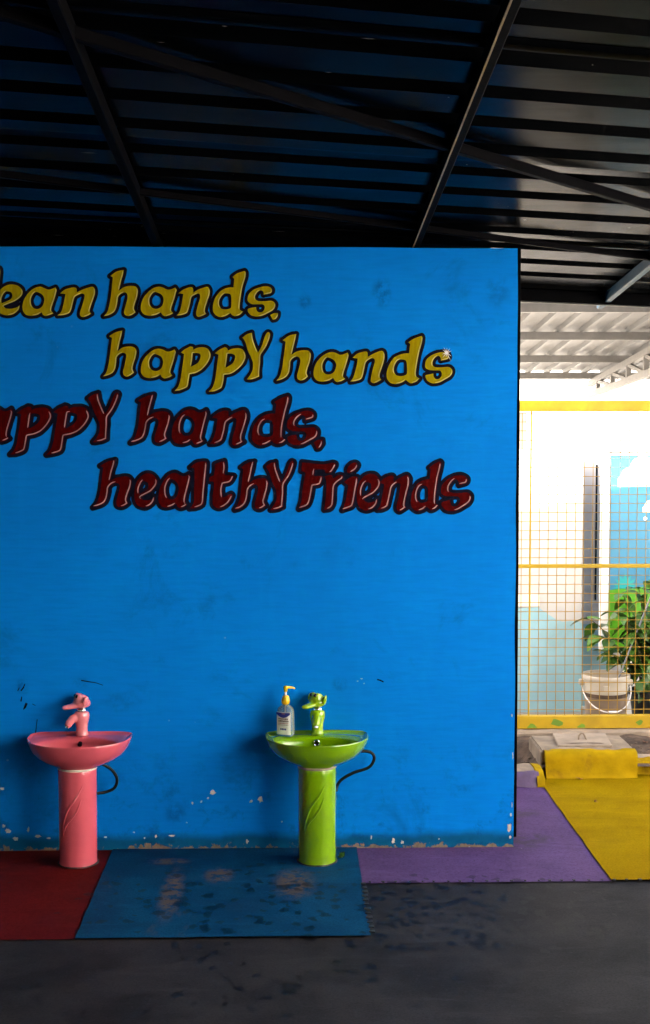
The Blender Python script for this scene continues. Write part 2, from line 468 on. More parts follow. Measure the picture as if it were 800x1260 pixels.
def sheet(name, x0, x1, y0, y1, z, mat, label, jit=0.0, nx=40, seed=0):
    """floor area with slightly wavering painted edges"""
    rnd = random.Random(seed); mb = MB()
    pts = []
    def edge(ax, ay, bx, by):
        n = max(2, int(math.hypot(bx-ax, by-ay) / .05))
        for i in range(n):
            t = i / n
            w = jit * mnoise.noise(Vector((ax + (bx-ax)*t, ay + (by-ay)*t, seed)) * 9.0)
            nxv, nyv = -(by-ay), (bx-ax); L = math.hypot(nxv, nyv)
            pts.append((ax + (bx-ax)*t + nxv/L*w, ay + (by-ay)*t + nyv/L*w, z))
    edge(x0,y0,x1,y0); edge(x1,y0,x1,y1); edge(x1,y1,x0,y1); edge(x0,y1,x0,y0)
    mb.add(pts, [tuple(range(len(pts)))])
    o = mb.build(name, mat); tag(o, label, kind='structure'); return o

grey_floor = sheet('grey_floor', -6.0, 2.6, -12.0, 1.2, -.008, M['floor_grey'], 'dark grey rubber floor in front of the painted areas')
sheet('red_floor', -1.66, -.696, -1.05, .0, -.0042, M['floor_red'], 'dark red floor area under the pink washbasin', .004, seed=1)
sheet('blue_floor', -.696, .267, -1.052, .0, .0, M['floor_blue'], 'blue floor area under the lime washbasin', .004, seed=2)
sheet('purple_floor', .267, 1.185, -.515, .98, -.0042, M['floor_purple'], 'purple floor area round the wall corner', .004, seed=3)
sheet('yellow_floor', 1.185, 2.7, -.512, 1.25, .0, M['floor_yellow'], 'yellow floor area below the fence', .004, seed=4)

# interlocking teeth along the mat seams
tooth_me = None
def tooth(x, y, z, rz, s=1.0):
    global tooth_me
    if tooth_me is None:
        mb = MB(); pr = [(-.007,-.010),(.007,-.010),(.011,.009),(-.011,.009)]
        mb.loft([[(a,b,0) for a,b in pr],[(a*.9,b*.9,.003) for a,b in pr]], True, True)
        tooth_me = mb.mesh('seam_tooth'); tooth_me.materials.append(M['gap'])
    o = bpy.data.objects.new('seam_tooth', tooth_me); col.objects.link(o); o.parent = grey_floor
    o.location = (x, y, z); o.rotation_euler = (0, 0, rz); o.scale = (s, s, 1)
for i in range(12):
    tooth(.272 + random.uniform(-.002,.002), -.535 - i*.044, .0003, -math.pi/2, random.uniform(.9,1.25))
for i in range(34):
    tooth(.30 + i*.047 + random.uniform(-.006,.006), -.516, .0003, 0, random.uniform(.35,.7))

# ------------------------------------------------------------------ blue wall with lettering
X_END = .893
TOPZ = 2.357
wall = empty('painted_wall', (0, WALL_Y, 0))
tag(wall, 'long bright blue plaster wall carrying painted lettering behind the two washbasins', 'wall', kind='thing')
def wall_body():
    mb = MB(); nx, nz = 120, 60; x0 = -5.9
    vs = []; fs = []
    for j in range(nz + 1):
        for i in range(nx + 1):
            x = x0 + (X_END - x0) * i / nx; z = -.01 + (TOPZ + .01) * j / nz
            y = .0007 * mnoise.noise(Vector((x*1.1, 0, z*1.1))) - .0007
            if i == nx: x += .004 * mnoise.noise(Vector((3, 0, z*4)))
            if j == nz: z += .004 * mnoise.noise(Vector((x*2, 5, 0)))
            vs.append((x, y, z))
    for j in range(nz):
        for i in range(nx):
            a = j*(nx+1)+i; fs.append((a, a+1, a+nx+2, a+nx+1))
    mb.add(vs, fs)
    front = len(vs)
    # back and sides
    bx = [(x0,.12,-.01),(X_END-.004,.12,-.01),(X_END-.004,.12,TOPZ-.004),(x0,.12,TOPZ-.004)]
    n = len(mb.v); mb.v += bx
    b0, b1, b2, b3 = n, n+1, n+2, n+3
    mb.f.append((b1, b0, b3, b2))
    right = [j*(nx+1)+nx for j in range(nz+1)]
    mb.f.append(tuple(right[::-1] + [b1, b2])[::-1])
    top = [nz*(nx+1)+i for i in range(nx+1)]
    mb.f.append(tuple(top + [b2, b3]))
    left = [j*(nx+1) for j in range(nz+1)]
    mb.f.append(tuple(left + [b3, b0]))
    return mb
wb = wall_body().build('plaster_body', M['wall'], wall, smooth=True, angle=30)
MB().box(X_END-.02, X_END+.0350, .135, .165, -.01, TOPZ+.02).build('end_post', M['beam'], wall, bevel=.003)

# ---- glyphs, traced as closed outlines ('*' marks a sharp corner); y grows downwards, 0 at the base line
def G(s, ox, oy, sc, base):
    out = []
    for ring in s.split('|'):
        pts = []
        for tk in ring.split():
            c = tk.endswith('*'); a, b = tk.rstrip('*').split(',')
            pts.append((ox + float(a)/sc, oy + float(b)/sc - base, c))
        out.append(pts)
    mx = min(p[0] for r in out for p in r)
    return [[(a - mx, b, c) for a, b, c in r] for r in out]
S1 = 40/3.0
GL = {
 'h': G('215,195* 330,125 455,95* 440,170 405,290 370,440* 450,385 560,360 660,370 705,430 690,540 650,660 635,730 660,790* 600,835 530,855 475,830 465,770 490,680 520,560 515,490 470,465 400,490 355,540 345,620 325,720 280,790 200,835 105,858* 165,780 205,660 230,500 250,350 265,220*', 120, 325, S1, 388.8),
 'a': G('640,252* 660,290 655,330 620,440 580,560 570,630 605,675* 540,705 470,720 425,700 405,655* 330,695 230,715 130,695 80,630 75,540 110,430 190,330 280,265 370,240 440,255 510,285 570,280|315,325 410,370 450,450 420,550 350,600 270,590 225,530 220,440 260,360', 168, 335, S1, 388.6),
 'n': G('135,345* 220,285 330,250 390,255 400,300 400,335* 480,290 570,255 650,240 690,280 690,360 650,480 615,590 610,650 635,680* 570,715 500,735 455,710 455,650 490,530 520,420 520,365 480,350 410,380 365,420 340,520 320,600 285,670 190,705 95,712* 150,650 185,550 210,440 222,360*', 210, 335, S1, 388.6),
 'd': G('445,210* 540,150 660,110* 680,140 670,220 625,370 585,560 570,690 580,750 635,780* 570,835 490,855 440,835 410,800* 330,850 230,870 150,845 100,780 95,690 130,570 210,460 300,405 390,385 460,385* 470,300 480,240*|320,480 400,495 425,560 425,690 400,725 330,745 250,730 210,660 220,580 265,510', 255, 325, S1, 389),
 's': G('490,180 525,220 510,275 395,305* 390,255 350,228 290,265 250,330 260,385 310,410 420,410 520,405 575,440 585,490 550,550 460,605 360,650 260,660 180,635 140,590 135,540 190,520 265,505* 270,550 300,590 360,590 400,550 410,500 380,465 300,460 200,455 140,420 125,370 150,290 230,220 330,180 420,165', 295, 340, S1, 389),
 ',': G('500,635* 560,605 625,605* 625,650 590,700 545,712* 520,670', 295, 340, S1, 389),
 'p': G('190,250* 260,195 350,150* 390,165 395,205* 470,175 570,165 640,195 680,260 680,330 630,430 540,530 440,585 340,605* 325,700 305,800 270,835 180,870 90,880* 150,810 190,690 215,520 235,380 245,270*|390,260* 450,255 510,280 515,340 470,420 360,490* 375,380', 208, 415, S1, 465),
 'Y': G('170,205* 250,150 330,125* 345,230 390,350 430,450* 490,340 530,230 560,150 600,115 630,140 615,220 560,350 510,430 470,500 465,620 455,760 455,840* 380,875 300,890 250,890* 300,820 345,730 350,620 320,530 270,430 230,300 190,225', 285, 400, S1, 466.6),
 'e': G('355,460* 340,520 290,575 220,595 150,570 110,500 105,400 130,290 190,210 260,180 330,195 380,260 370,330 310,400 240,440 185,470* 210,500 260,505 320,490|215,275 265,290 275,340 250,385 165,435* 165,370 185,310', 155, 565, 10, 624.5),
 'l': G('145,155* 220,100 320,80 345,110 335,250 315,430 305,570 280,620 210,650 140,655* 185,590 190,480 195,350 200,230 195,165*', 220, 560, 10, 625.5),
 't': G('445,110* 500,85 565,70* 575,140 560,235* 620,245 685,250* 655,310 620,340 550,355* 535,430 545,525* 600,495 645,470* 665,500 620,580 550,640 480,655 425,610 420,500 430,400 435,325* 375,315* 380,270 435,245* 445,180', 220, 560, 10, 625.5),
 'F': G('115,75* 230,90 350,95 445,80 475,105 425,185 365,195* 350,155 250,155* 240,225* 335,225* 325,280 300,320 230,335* 215,420 200,500 170,555 80,590* 105,500 120,380 140,250 150,185* 105,170*', 360, 560, 80/9, 626.4),
 'r': G('350,240* 420,225 445,262* 500,225 555,230* 545,270 490,305 460,350 450,450 440,550 400,590 345,600* 360,500 370,400 370,300', 360, 560, 80/9, 627.5),
 'i': G('570,295* 640,240 690,230 710,265 690,400 665,530 640,570 550,605* 580,520 600,420 610,330*|600,150 640,95 690,80 708,110 690,155 640,195 605,190', 360, 560, 80/9, 628),
 'C': G('600,150* 640,260 620,330* 560,250 470,210 360,240 280,340 250,480 280,600 370,660 480,640 600,560* 610,620 520,720 400,770 260,760 150,680 110,540 130,380 220,240 360,150 480,130', 0, 330, S1, 388),
}
def smooth_ring(ring):
    n = len(ring); out = []
    for i in range(n):
        p0, p1, p2, p3 = ring[i-1], ring[i], ring[(i+1) % n], ring[(i+2) % n]
        P1 = np.array(p1[:2]); P2 = np.array(p2[:2])
        P0 = P1*2 - P2 if p1[2] else np.array(p0[:2])
        P3 = P2*2 - P1 if p2[2] else np.array(p3[:2])
        L = np.linalg.norm(P2-P1); k = max(2, int(L / 1.1))
        for j in range(k):
            t = j / k
            m1 = (P2-P0)*.5*.92; m2 = (P3-P1)*.5*.92
            t2, t3 = t*t, t*t*t
            out.append((2*t3-3*t2+1)*P1 + (t3-2*t2+t)*m1 + (-2*t3+3*t2)*P2 + (t3-t2)*m2)
    return np.array(out)

def sdf(rings, X, Y):
    d = np.full(X.shape, 1e9); ins = np.zeros(X.shape, bool)
    for r in rings:
        a = r; b = np.roll(r, -1, 0)
        for (ax, ay), (bx, by) in zip(a, b):
            ex, ey = bx-ax, by-ay; L = ex*ex+ey*ey
            if L < 1e-12: continue
            t = np.clip(((X-ax)*ex + (Y-ay)*ey)/L, 0, 1)
            d = np.minimum(d, np.hypot(X-ax-t*ex, Y-ay-t*ey))
            c = ((ay > Y) != (by > Y)) & (X < (bx-ax)*(Y-ay)/(by-ay+1e-12)+ax)
            ins ^= c
    return np.where(ins, -d, d)

def contours(Fv, x0, y0, h):
    """marching squares at zero, returned as closed loops"""
    ny, nx = Fv.shape; seg = {}
    def pt(e):
        (i0, j0), (i1, j1) = e
        a, b = Fv[j0, i0], Fv[j1, i1]; t = a/(a-b)
        return (x0 + h*(i0+(i1-i0)*t), y0 + h*(j0+(j1-j0)*t))
    neg = Fv < 0
    mixed = ~((neg[:-1,:-1] == neg[1:,:-1]) & (neg[:-1,:-1] == neg[:-1,1:]) & (neg[:-1,:-1] == neg[1:,1:]))
    for j, i in zip(*np.nonzero(mixed)):
        cs = [(i,j),(i+1,j),(i+1,j+1),(i,j+1)]
        sg = [neg[c[1], c[0]] for c in cs]
        cr = []
        for k in range(4):
            if sg[k] != sg[(k+1) % 4]:
                a, b = cs[k], cs[(k+1) % 4]
                cr.append((((a, b) if a < b else (b, a)), sg[k]))
        ent = [e for e, s in cr if s]; ext = [e for e, s in cr if not s]
        for e, x in zip(ent, ext): seg[e] = x
    loops = []
    while seg:
        s0, n = next(iter(seg.items())); lp = [s0]; del seg[s0]
        while n in seg:
            lp.append(n); n = seg.pop(n)
        if len(lp) > 5: loops.append(np.array([pt(e) for e in lp]))
    return loops

def fill(loops, depth, simplify=0):
    """triangulated flat paint layer on the wall"""
    def inside(p, l):
        c = False
        for (ax, ay), (bx, by) in zip(l, np.roll(l, -1, 0)):
            if (ay > p[1]) != (by > p[1]) and p[0] < (bx-ax)*(p[1]-ay)/(by-ay)+ax: c = not c
        return c
    own = {i: [] for i, l in enumerate(loops) if sum(inside(l[0], m) for j, m in enumerate(loops) if j != i) % 2 == 0}
    for i, l in enumerate(loops):
        if i not in own:
            for j in own:
                if inside(l[0], loops[j]): own[j].append(i)
    tris = []; flat = []
    for i, hs in own.items():
        polys = [[Vector((float(p[0]), float(p[1]), 0)) for p in loops[q]] for q in [i] + hs]
        off = len(flat)
        tris += [tuple(x + off for x in t) for t in tessellate_polygon(polys)]
        flat += [p for l in polys for p in l]
    vs = []
    for p in flat:
        w = at(p.x, p.y, WALL_Y); vs.append((w.x, -depth, w.z))
    fs = []
    for t in tris:
        a, b, c = (Vector(vs[i]) for i in t)
        nrm = (b-a).cross(c-a)
        if nrm.length < 1e-12: continue
        fs.append(t if nrm.y < 0 else t[::-1])
    return MB().add(vs, fs)

def ribbons(rings, dirv, width, inset, thr, taper=True, minlen=6):
    mb = MB(); dirv = np.array(dirv)/np.linalg.norm(dirv)
    for ri, r in enumerate(rings):
        n = len(r)
        tng = np.roll(r, -1, 0) - np.roll(r, 1, 0); tng /= np.linalg.norm(tng, axis=1)[:, None] + 1e-9
        area = .5*np.sum(r[:,0]*np.roll(r[:,1],-1) - np.roll(r[:,0],-1)*r[:,1])
        nrm = np.stack([tng[:,1], -tng[:,0]], 1) * (1 if area > 0 else -1)
        if ri > 0 and r.shape[0] and RING_HOLE[0]: nrm = -nrm      # in a counter the outside lies within
        ok = (nrm @ dirv) > thr
        if ok.all() or not ok.any(): continue
        st = [i for i in range(n) if ok[i] and not ok[i-1]]
        for s0 in st:
            run = []; i = s0
            while ok[i % n] and len(run) < n: run.append(i % n); i += 1
            if len(run) < minlen: continue
            m = len(run); left = []; right = []
            for q, k in enumerate(run):
                w = width*.5*(min(1.0, .25+min(q, m-1-q)/3.0) if taper else 1)
                c = r[k] - nrm[k]*inset
                left.append(c + nrm[k]*w); right.append(c - nrm[k]*w)
            vs = []
            for p in left + right:
                wv = at(float(p[0]), float(p[1]), WALL_Y); vs.append((wv.x, 0, wv.z))
            fs = [(q, q+1, m+q+1, m+q) for q in range(m-1)]
            mb.add(vs, fs)
    return mb
RING_HOLE = [True]

LI = [0]
def letter(ch, x, w, base, h, style, slant=0.0):
    """one painted letter: x = its first pixel column, w = width, base = base line, h = height of the tallest point over the base line"""
    rings = GL[ch]
    gw = max(p[0] for r in rings for p in r)
    gh = max(-p[1] for r in rings for p in r)
    kx = w / gw; ky = (h / gh) if h else 1.0
    j = random.Random(hash((ch, round(x))) % 1000 if False else int(x*7) + ord(ch))
    out = []
    for r in rings:
        out.append([(x + a*kx + slant*(-b)*ky + j.uniform(-.25,.25), base + b*ky + j.uniform(-.25,.25), c) for a, b, c in r])
    sm = [smooth_ring(r) for r in out]
    RING_HOLE[0] = ch not in 'i'
    LI[0] += 1; k = (LI[0] % 3) * .00018
    allp = np.concatenate(sm); pad = 7; hh = .6
    x0, y0 = allp.min(0) - pad; x1, y1 = allp.max(0) + pad
    X, Y = np.meshgrid(np.arange(x0, x1, hh), np.arange(y0, y1, hh))
    D = sdf(sm, X, Y)
    ow = 3.8 if style == 'yellow' else 4.0
    wob = np.array([[.5*mnoise.noise(Vector((float(xx)*.12, float(yy)*.12, 1))) for xx in X[0, ::4]] for yy in Y[::4, 0]])
    wob = np.repeat(np.repeat(wob, 4, 0), 4, 1)[:D.shape[0], :D.shape[1]]
    ol = contours(D - ow - wob, x0, y0, hh)
    par = fill(sm, .0028 + k).build('letter', M[style + '_letter'], wall)
    par['label'] = f"{style} letter '{ch}' painted on the blue wall" if ch != ',' else f'{style} comma painted on the blue wall'
    fill(ol, .0020 + k).build('letter_outline', M['black_paint' if style == 'yellow' else 'navy_paint'], par)
    if style == 'yellow':
        rb = ribbons(sm, (.9, .42), 1.15, .9, .45)
    else:
        rb = ribbons(sm, (.9, .40), 1.35, 1.7, .52)
    if rb.v:
        rb.v = [(a, -.0036 - k, c) for a, b, c in rb.v]
        o = rb.build('letter_highlight', M['yellow_hl' if style == 'yellow' else 'pink_hl'], par)
        fix = o.data
        if fix.polygons and sum(p.normal.y for p in fix.polygons) > 0: fix.flip_normals()

Yl, Mr = 'yellow', 'maroon'
for args in (
    ('C', -62, 42, 389, 46, Yl), ('l', -19, 20, 388, 58, Yl), ('e', -5, 33, 388, 38, Yl), ('a', 28, 42, 388.6, 0, Yl), ('n', 71, 46, 388.6, 0, Yl),
    ('h', 128, 42, 388.8, 0, Yl), ('a', 173.5, 44, 388.6, 0, Yl), ('n', 217, 41, 388.6, 0, Yl), ('d', 262, 40.5, 389, 0, Yl), ('s', 304.5, 34.5, 389, 0, Yl), (',', 332.5, 9.5, 389, 0, Yl),
    ('h', 127, 41, 463, 56.5, Yl), ('a', 173.5, 43, 465.2, 36, Yl), ('p', 215, 44, 465, 0, Yl), ('p', 257, 45, 466, 0, Yl), ('Y', 298, 34.5, 466.8, 0, Yl),
    ('h', 340, 42.5, 468, 57, Yl), ('a', 386, 43, 469.6, 36.5, Yl), ('n', 431, 42, 469.8, 38, Yl), ('d', 476, 44, 471.3, 58, Yl), ('s', 523, 33.5, 471, 38, Yl),
    ('h', -76, 48, 543, 58, Mr), ('a', -27, 43, 543, 41, Mr), ('p', 12.5, 51, 542, 42, Mr), ('p', 57, 53, 542, 43, Mr), ('Y', 108, 38.5, 544, 61, Mr),
    ('h', 161, 49, 544.5, 59, Mr), ('a', 211.5, 44, 546.6, 43, Mr), ('n', 258, 46, 546.6, 42, Mr), ('d', 310, 46, 546.8, 60, Mr), ('s', 353, 38.5, 547.4, 42, Mr), (',', 386, 11, 546.4, 5.0, Mr),
    ('h', 114.5, 47.5, 623.8, 58, Mr), ('e', 165.5, 28, 624.5, 42, Mr), ('a', 195, 39.5, 624.8, 43, Mr), ('l', 233.5, 21.5, 625.5, 58, Mr), ('t', 257.5, 31, 625.5, 58, Mr),
    ('h', 288.5, 42, 626.5, 59, Mr), ('Y', 326.8, 35, 627.3, 60, Mr), ('F', 368, 45.5, 626.4, 57.5, Mr), ('r', 399, 23.5, 627.5, 43, Mr), ('i', 421, 19.5, 628, 59, Mr),
    ('e', 439, 29, 628, 45, Mr), ('n', 464, 40, 627.5, 43, Mr), ('d', 505.5, 37.5, 627.5, 60, Mr), ('s', 542.5, 37.5, 628.4, 44, Mr)):
    letter(*args)

# painted sparkle at the end of the second line
def star_mesh():
    mb = MB(); cx, cy = 549.5, 434.0; vs = []
    rays = []
    for ang, L in ((-52, 7.5), (128, 8.5), (38, 8.0), (218, 6.5), (62, 12.5), (242, 8), (-20, 7), (160, 6), (95, 6), (275, 6)):
        rays.append((ang, L))
    rays.sort(key=lambda q: q[0] % 360)
    ring = []
    for i, (a, L) in enumerate(rays):
        a2 = rays[(i+1) % len(rays)][0]
        da = ((a2 - a) % 360)
        ring.append((cx + L*math.cos(R(a)), cy + L*math.sin(R(a))))
        am = a + da/2
        ring.append((cx + 1.6*math.cos(R(am)), cy + 1.6*math.sin(R(am))))
    return fill([np.array(ring)], .0042)
o = star_mesh().build('sparkle', M['white_mark'], wall); o['label'] = 'small white star sparkle painted on the last yellow letter'

# flakes where the paint has come off
def chip(px, py, w, h, seed):
    rnd = random.Random(seed); n = rnd.randint(9, 14); ring = []
    for i in range(n):
        a = 2*math.pi*i/n; rr = rnd.uniform(.45, 1.1)
        ring.append((px + w*.5*rr*math.cos(a), py + h*.5*rr*math.sin(a)))
    fill([np.array(ring)], .0019).build('paint_flake', M['plaster'], wall)
for i, c in enumerate(((262,975,9,7),(256,982,3,4),(248,986,3,4),(237,988,3,4),(230,1012,2,2),(212,1028,9,3),(192,1029,3,5),(178,1031,2,3),(165,1024,3,3),(47,1029,10,4),(35,1021,4,8),(10,1022,8,7),(5,1016,5,5),
                       (3,970,6,4),(60,1031,6,3),(321,984,8,8),(309,986,5,5),(347,1011,2.5,2.5),(457,1030,2.5,6),(484,1035,5,8),(495,1036,4,5),(627,1018,6,13),(629,1002,3,6),(630,990,2,9),(628,1030,3,6),
                       (445,835,3,2),(440,838,2,2),(448,841,2,2),(630,880,2,6),(631,930,2,10),(540,1032,3,2),(130,1030,4,3),(304,1035,5,8),(20,1032,8,5))):
    chip(*c, seed=i)
# dark scratches
def scratch(pts, w, seed):
    P = np.array(pts, float); ring = []
    d = P[-1]-P[0]; d /= np.linalg.norm(d)+1e-9; nn = np.array([-d[1], d[0]])
    rnd = random.Random(seed); up = []; dn = []
    for p in P:
        ww = w*rnd.uniform(.3, 1)*.5
        up.append(p+nn*ww); dn.append(p-nn*ww)
    fill([np.array(up+dn[::-1])], .0021).build('scratch', M['navy_paint'], wall)
for i, (pts, w) in enumerate((([(100,837),(108,838.5),(118,840),(127,843)], 1.6), ([(31,841),(29,846),(26,850)], 2.0), ([(33,865),(31,870),(29,873)], 3.0), ([(27,857),(26,863)], 2.5),
                              ([(46,885),(45,893),(44,902)], 2.2), ([(464,836),(468,837),(472,839)], 2.0), ([(24,846),(22,850)], 1.2), ([(40,866),(44,868)], 1.5))):
    scratch(pts, w, i)

# ------------------------------------------------------------------ shelter roof
roof = empty('shelter_roof', (0, 0, 0))
BEAM_EDGE = simple('lit_beam_edge', (.30, .20, .08), .5, .3, 30)  # tan colour stands for light reflected on the beam edge
tag(roof, 'dark corrugated metal shelter roof on thin steel beams above the blue wall', 'roof', kind='thing')
SL = .093
def beam_z(Y): return 2.372 - SL * (Y - WALL_Y)          # underside of the beams
SK = .207                                               # the sheets lie askew to the wall
V0, PITCH = -1.784, .252
ROOF_X0, ROOF_X1 = -6.0, 2.02
KEND = 11
def sheet_strip(k0, k1, x0, x1):
    mb = MB(); prof = []
    for k in range(k0, k1):
        c = V0 + PITCH * k
        prof += [(c - PITCH/2, 0), (c - .050, 0), (c - .030, .032), (c + .030, .032), (c + .050, 0)]
    prof.append((V0 + PITCH*(k1 - .5), 0))
    if k1 < KEND: prof.append((V0 + PITCH*k1 - .052, 0))
    xs = [x0 + (x1-x0)*i/12 for i in range(13)]
    vs = []
    for x in xs:
        for v, h in prof:
            Y = v + SK*x
            vs.append((x, Y, beam_z(Y) + .052 + h + .004*mnoise.noise(Vector((x*.8, v*2, 0)))))
    n = len(prof); fs = []
    for i in range(len(xs)-1):
        for j in range(n-1):
            fs.append((i*n+j, i*n+j+1, (i+1)*n+j+1, (i+1)*n+j))
    return mb.add(vs, fs)
ROOF_BACK = V0 + PITCH*(KEND-.5)
for q, k in enumerate(range(-25, KEND, 4)):
    k1 = min(k+4, KEND)
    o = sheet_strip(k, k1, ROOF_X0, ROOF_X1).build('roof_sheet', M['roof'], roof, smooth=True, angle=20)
    so = o.modifiers.new('thickness', 'SOLIDIFY'); so.thickness = .0010; so.offset = 1
    o.location.z = .0022 * (q % 2)
def roof_bar(name, xa, ya, xb, yb, w, h, mat, dz=0.0):
    return MB().bar((xa, ya, beam_z(ya)+h/2+dz), (xb, yb, beam_z(yb)+h/2+dz), w, h).build(name, mat, roof, bevel=.003, seg=1)
for k in range(-5, 3):
    x = .502 + 1.018*k
    if x > ROOF_X1: continue
    yb = ROOF_BACK + SK*x
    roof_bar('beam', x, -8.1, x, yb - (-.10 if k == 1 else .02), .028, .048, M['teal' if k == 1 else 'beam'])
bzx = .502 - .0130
MB().bar((bzx, -7.9, beam_z(-7.9)-.0015), (bzx, .2, beam_z(.2)-.0015), .005, .004).build('lit_edge', BEAM_EDGE, roof)  # painted highlight along the lower left edge of this beam
# long diagonal braces
roof_bar('brace', -3.2, 3.22-5.48-.02+.87*(-3.2+.672), 2.0, 3.22-5.48-.02+.87*(2.0+.672), .028, .032, M['brace'], .006)
roof_bar('brace', -5.5, 4.70-5.48-.02+.49*(-5.5+.675), 2.0, 4.70-5.48-.02+.49*(2.0+.675), .022, .024, M['brace'], .016)
# flecks of bare metal where the roof paint has chipped
rf_ = random.Random(31); FLECK = simple('bare_metal_fleck', (.30, .27, .22), .6, .3, 60)
for i in range(46):
    x = rf_.uniform(-1.3, 1.7); v = V0 + PITCH*(rf_.randint(-6, 8) + .5) + rf_.choice((-.068, rf_.uniform(-.06, .06), .068)); Y = v + SK*x
    L = rf_.uniform(.004, .022) if rf_.random() < .75 else rf_.uniform(.03, .06); w = rf_.uniform(.0012, .004)
    zz = beam_z(Y) + .052 - .0062
    MB().add([(x, Y, zz), (x+L*.6, Y+SK*L*.6-w*.5, zz), (x+L, Y+SK*L, zz), (x+L*.5, Y+SK*L*.5+w, zz)], [(0,3,2,1)]).build('paint_fleck', FLECK, roof)
# rear purlin and edge flashing
ya, yb = ROOF_BACK + SK*ROOF_X0, ROOF_BACK + SK*ROOF_X1
roof_bar('rear_purlin', ROOF_X0, ya-.05, ROOF_X1, yb-.05, .05, .058, M['beam'], -.008)
roof_bar('edge_flashing', ROOF_X0, ya+.012, ROOF_X1, yb+.012, .012, .045, M['trim'], .0)
# posts at the open side, outside the picture
for y in (-4.1,):
    MB().box(1.90, 1.96, y, y+.06, 0, beam_z(y)+.01).build('post', M['beam'], roof, bevel=.004)
MB().box(1.93, 1.99, 1.20, 1.26, .06, beam_z(1.23)+.01).build('post', M['beam'], roof, bevel=.004)
MB().bar((1.97, -8.0, beam_z(-8.0)-.01), (1.97, 1.35, beam_z(1.35)-.01), .05, .06).build('side_beam', M['beam'], roof, bevel=.004)

# added walls outside the picture: they block stray light and bounce white fill
sw = MB().box(-6.1, -5.92, -8.2, .03, -.01, 3.1).build('side_light_blocker', M['bounce_white'])
tag(sw, 'added white side wall shutting out light beyond the pink washbasin', kind='structure')

st = MB().box(-5.9, .845, .30, .42, -.01, 2.374).build('hidden_light_blocker', M['blocker_dark'])  # added behind the wall so the ceiling there reflects dark
tag(st, 'added dark light-blocking partition hidden close behind the blue lettered wall', kind='structure')
rw = MB().box(-5.9, 1.95, -8.4, -8.25, -.01, 3.1).build('rear_light_blocker', M['bounce_white'])  # added unseen to shut off light from behind the camera
rs = MB().box(1.965, 2.10, -8.25, -4.2, -.01, 2.9).build('flank_light_blocker', M['bounce_white'])  # added unseen to narrow the light to the right-hand opening
tag(rs, 'added white flank wall steering the light, beside the viewer', kind='structure')
tag(rw, 'added white rear wall blocking light, behind the viewer', kind='structure')
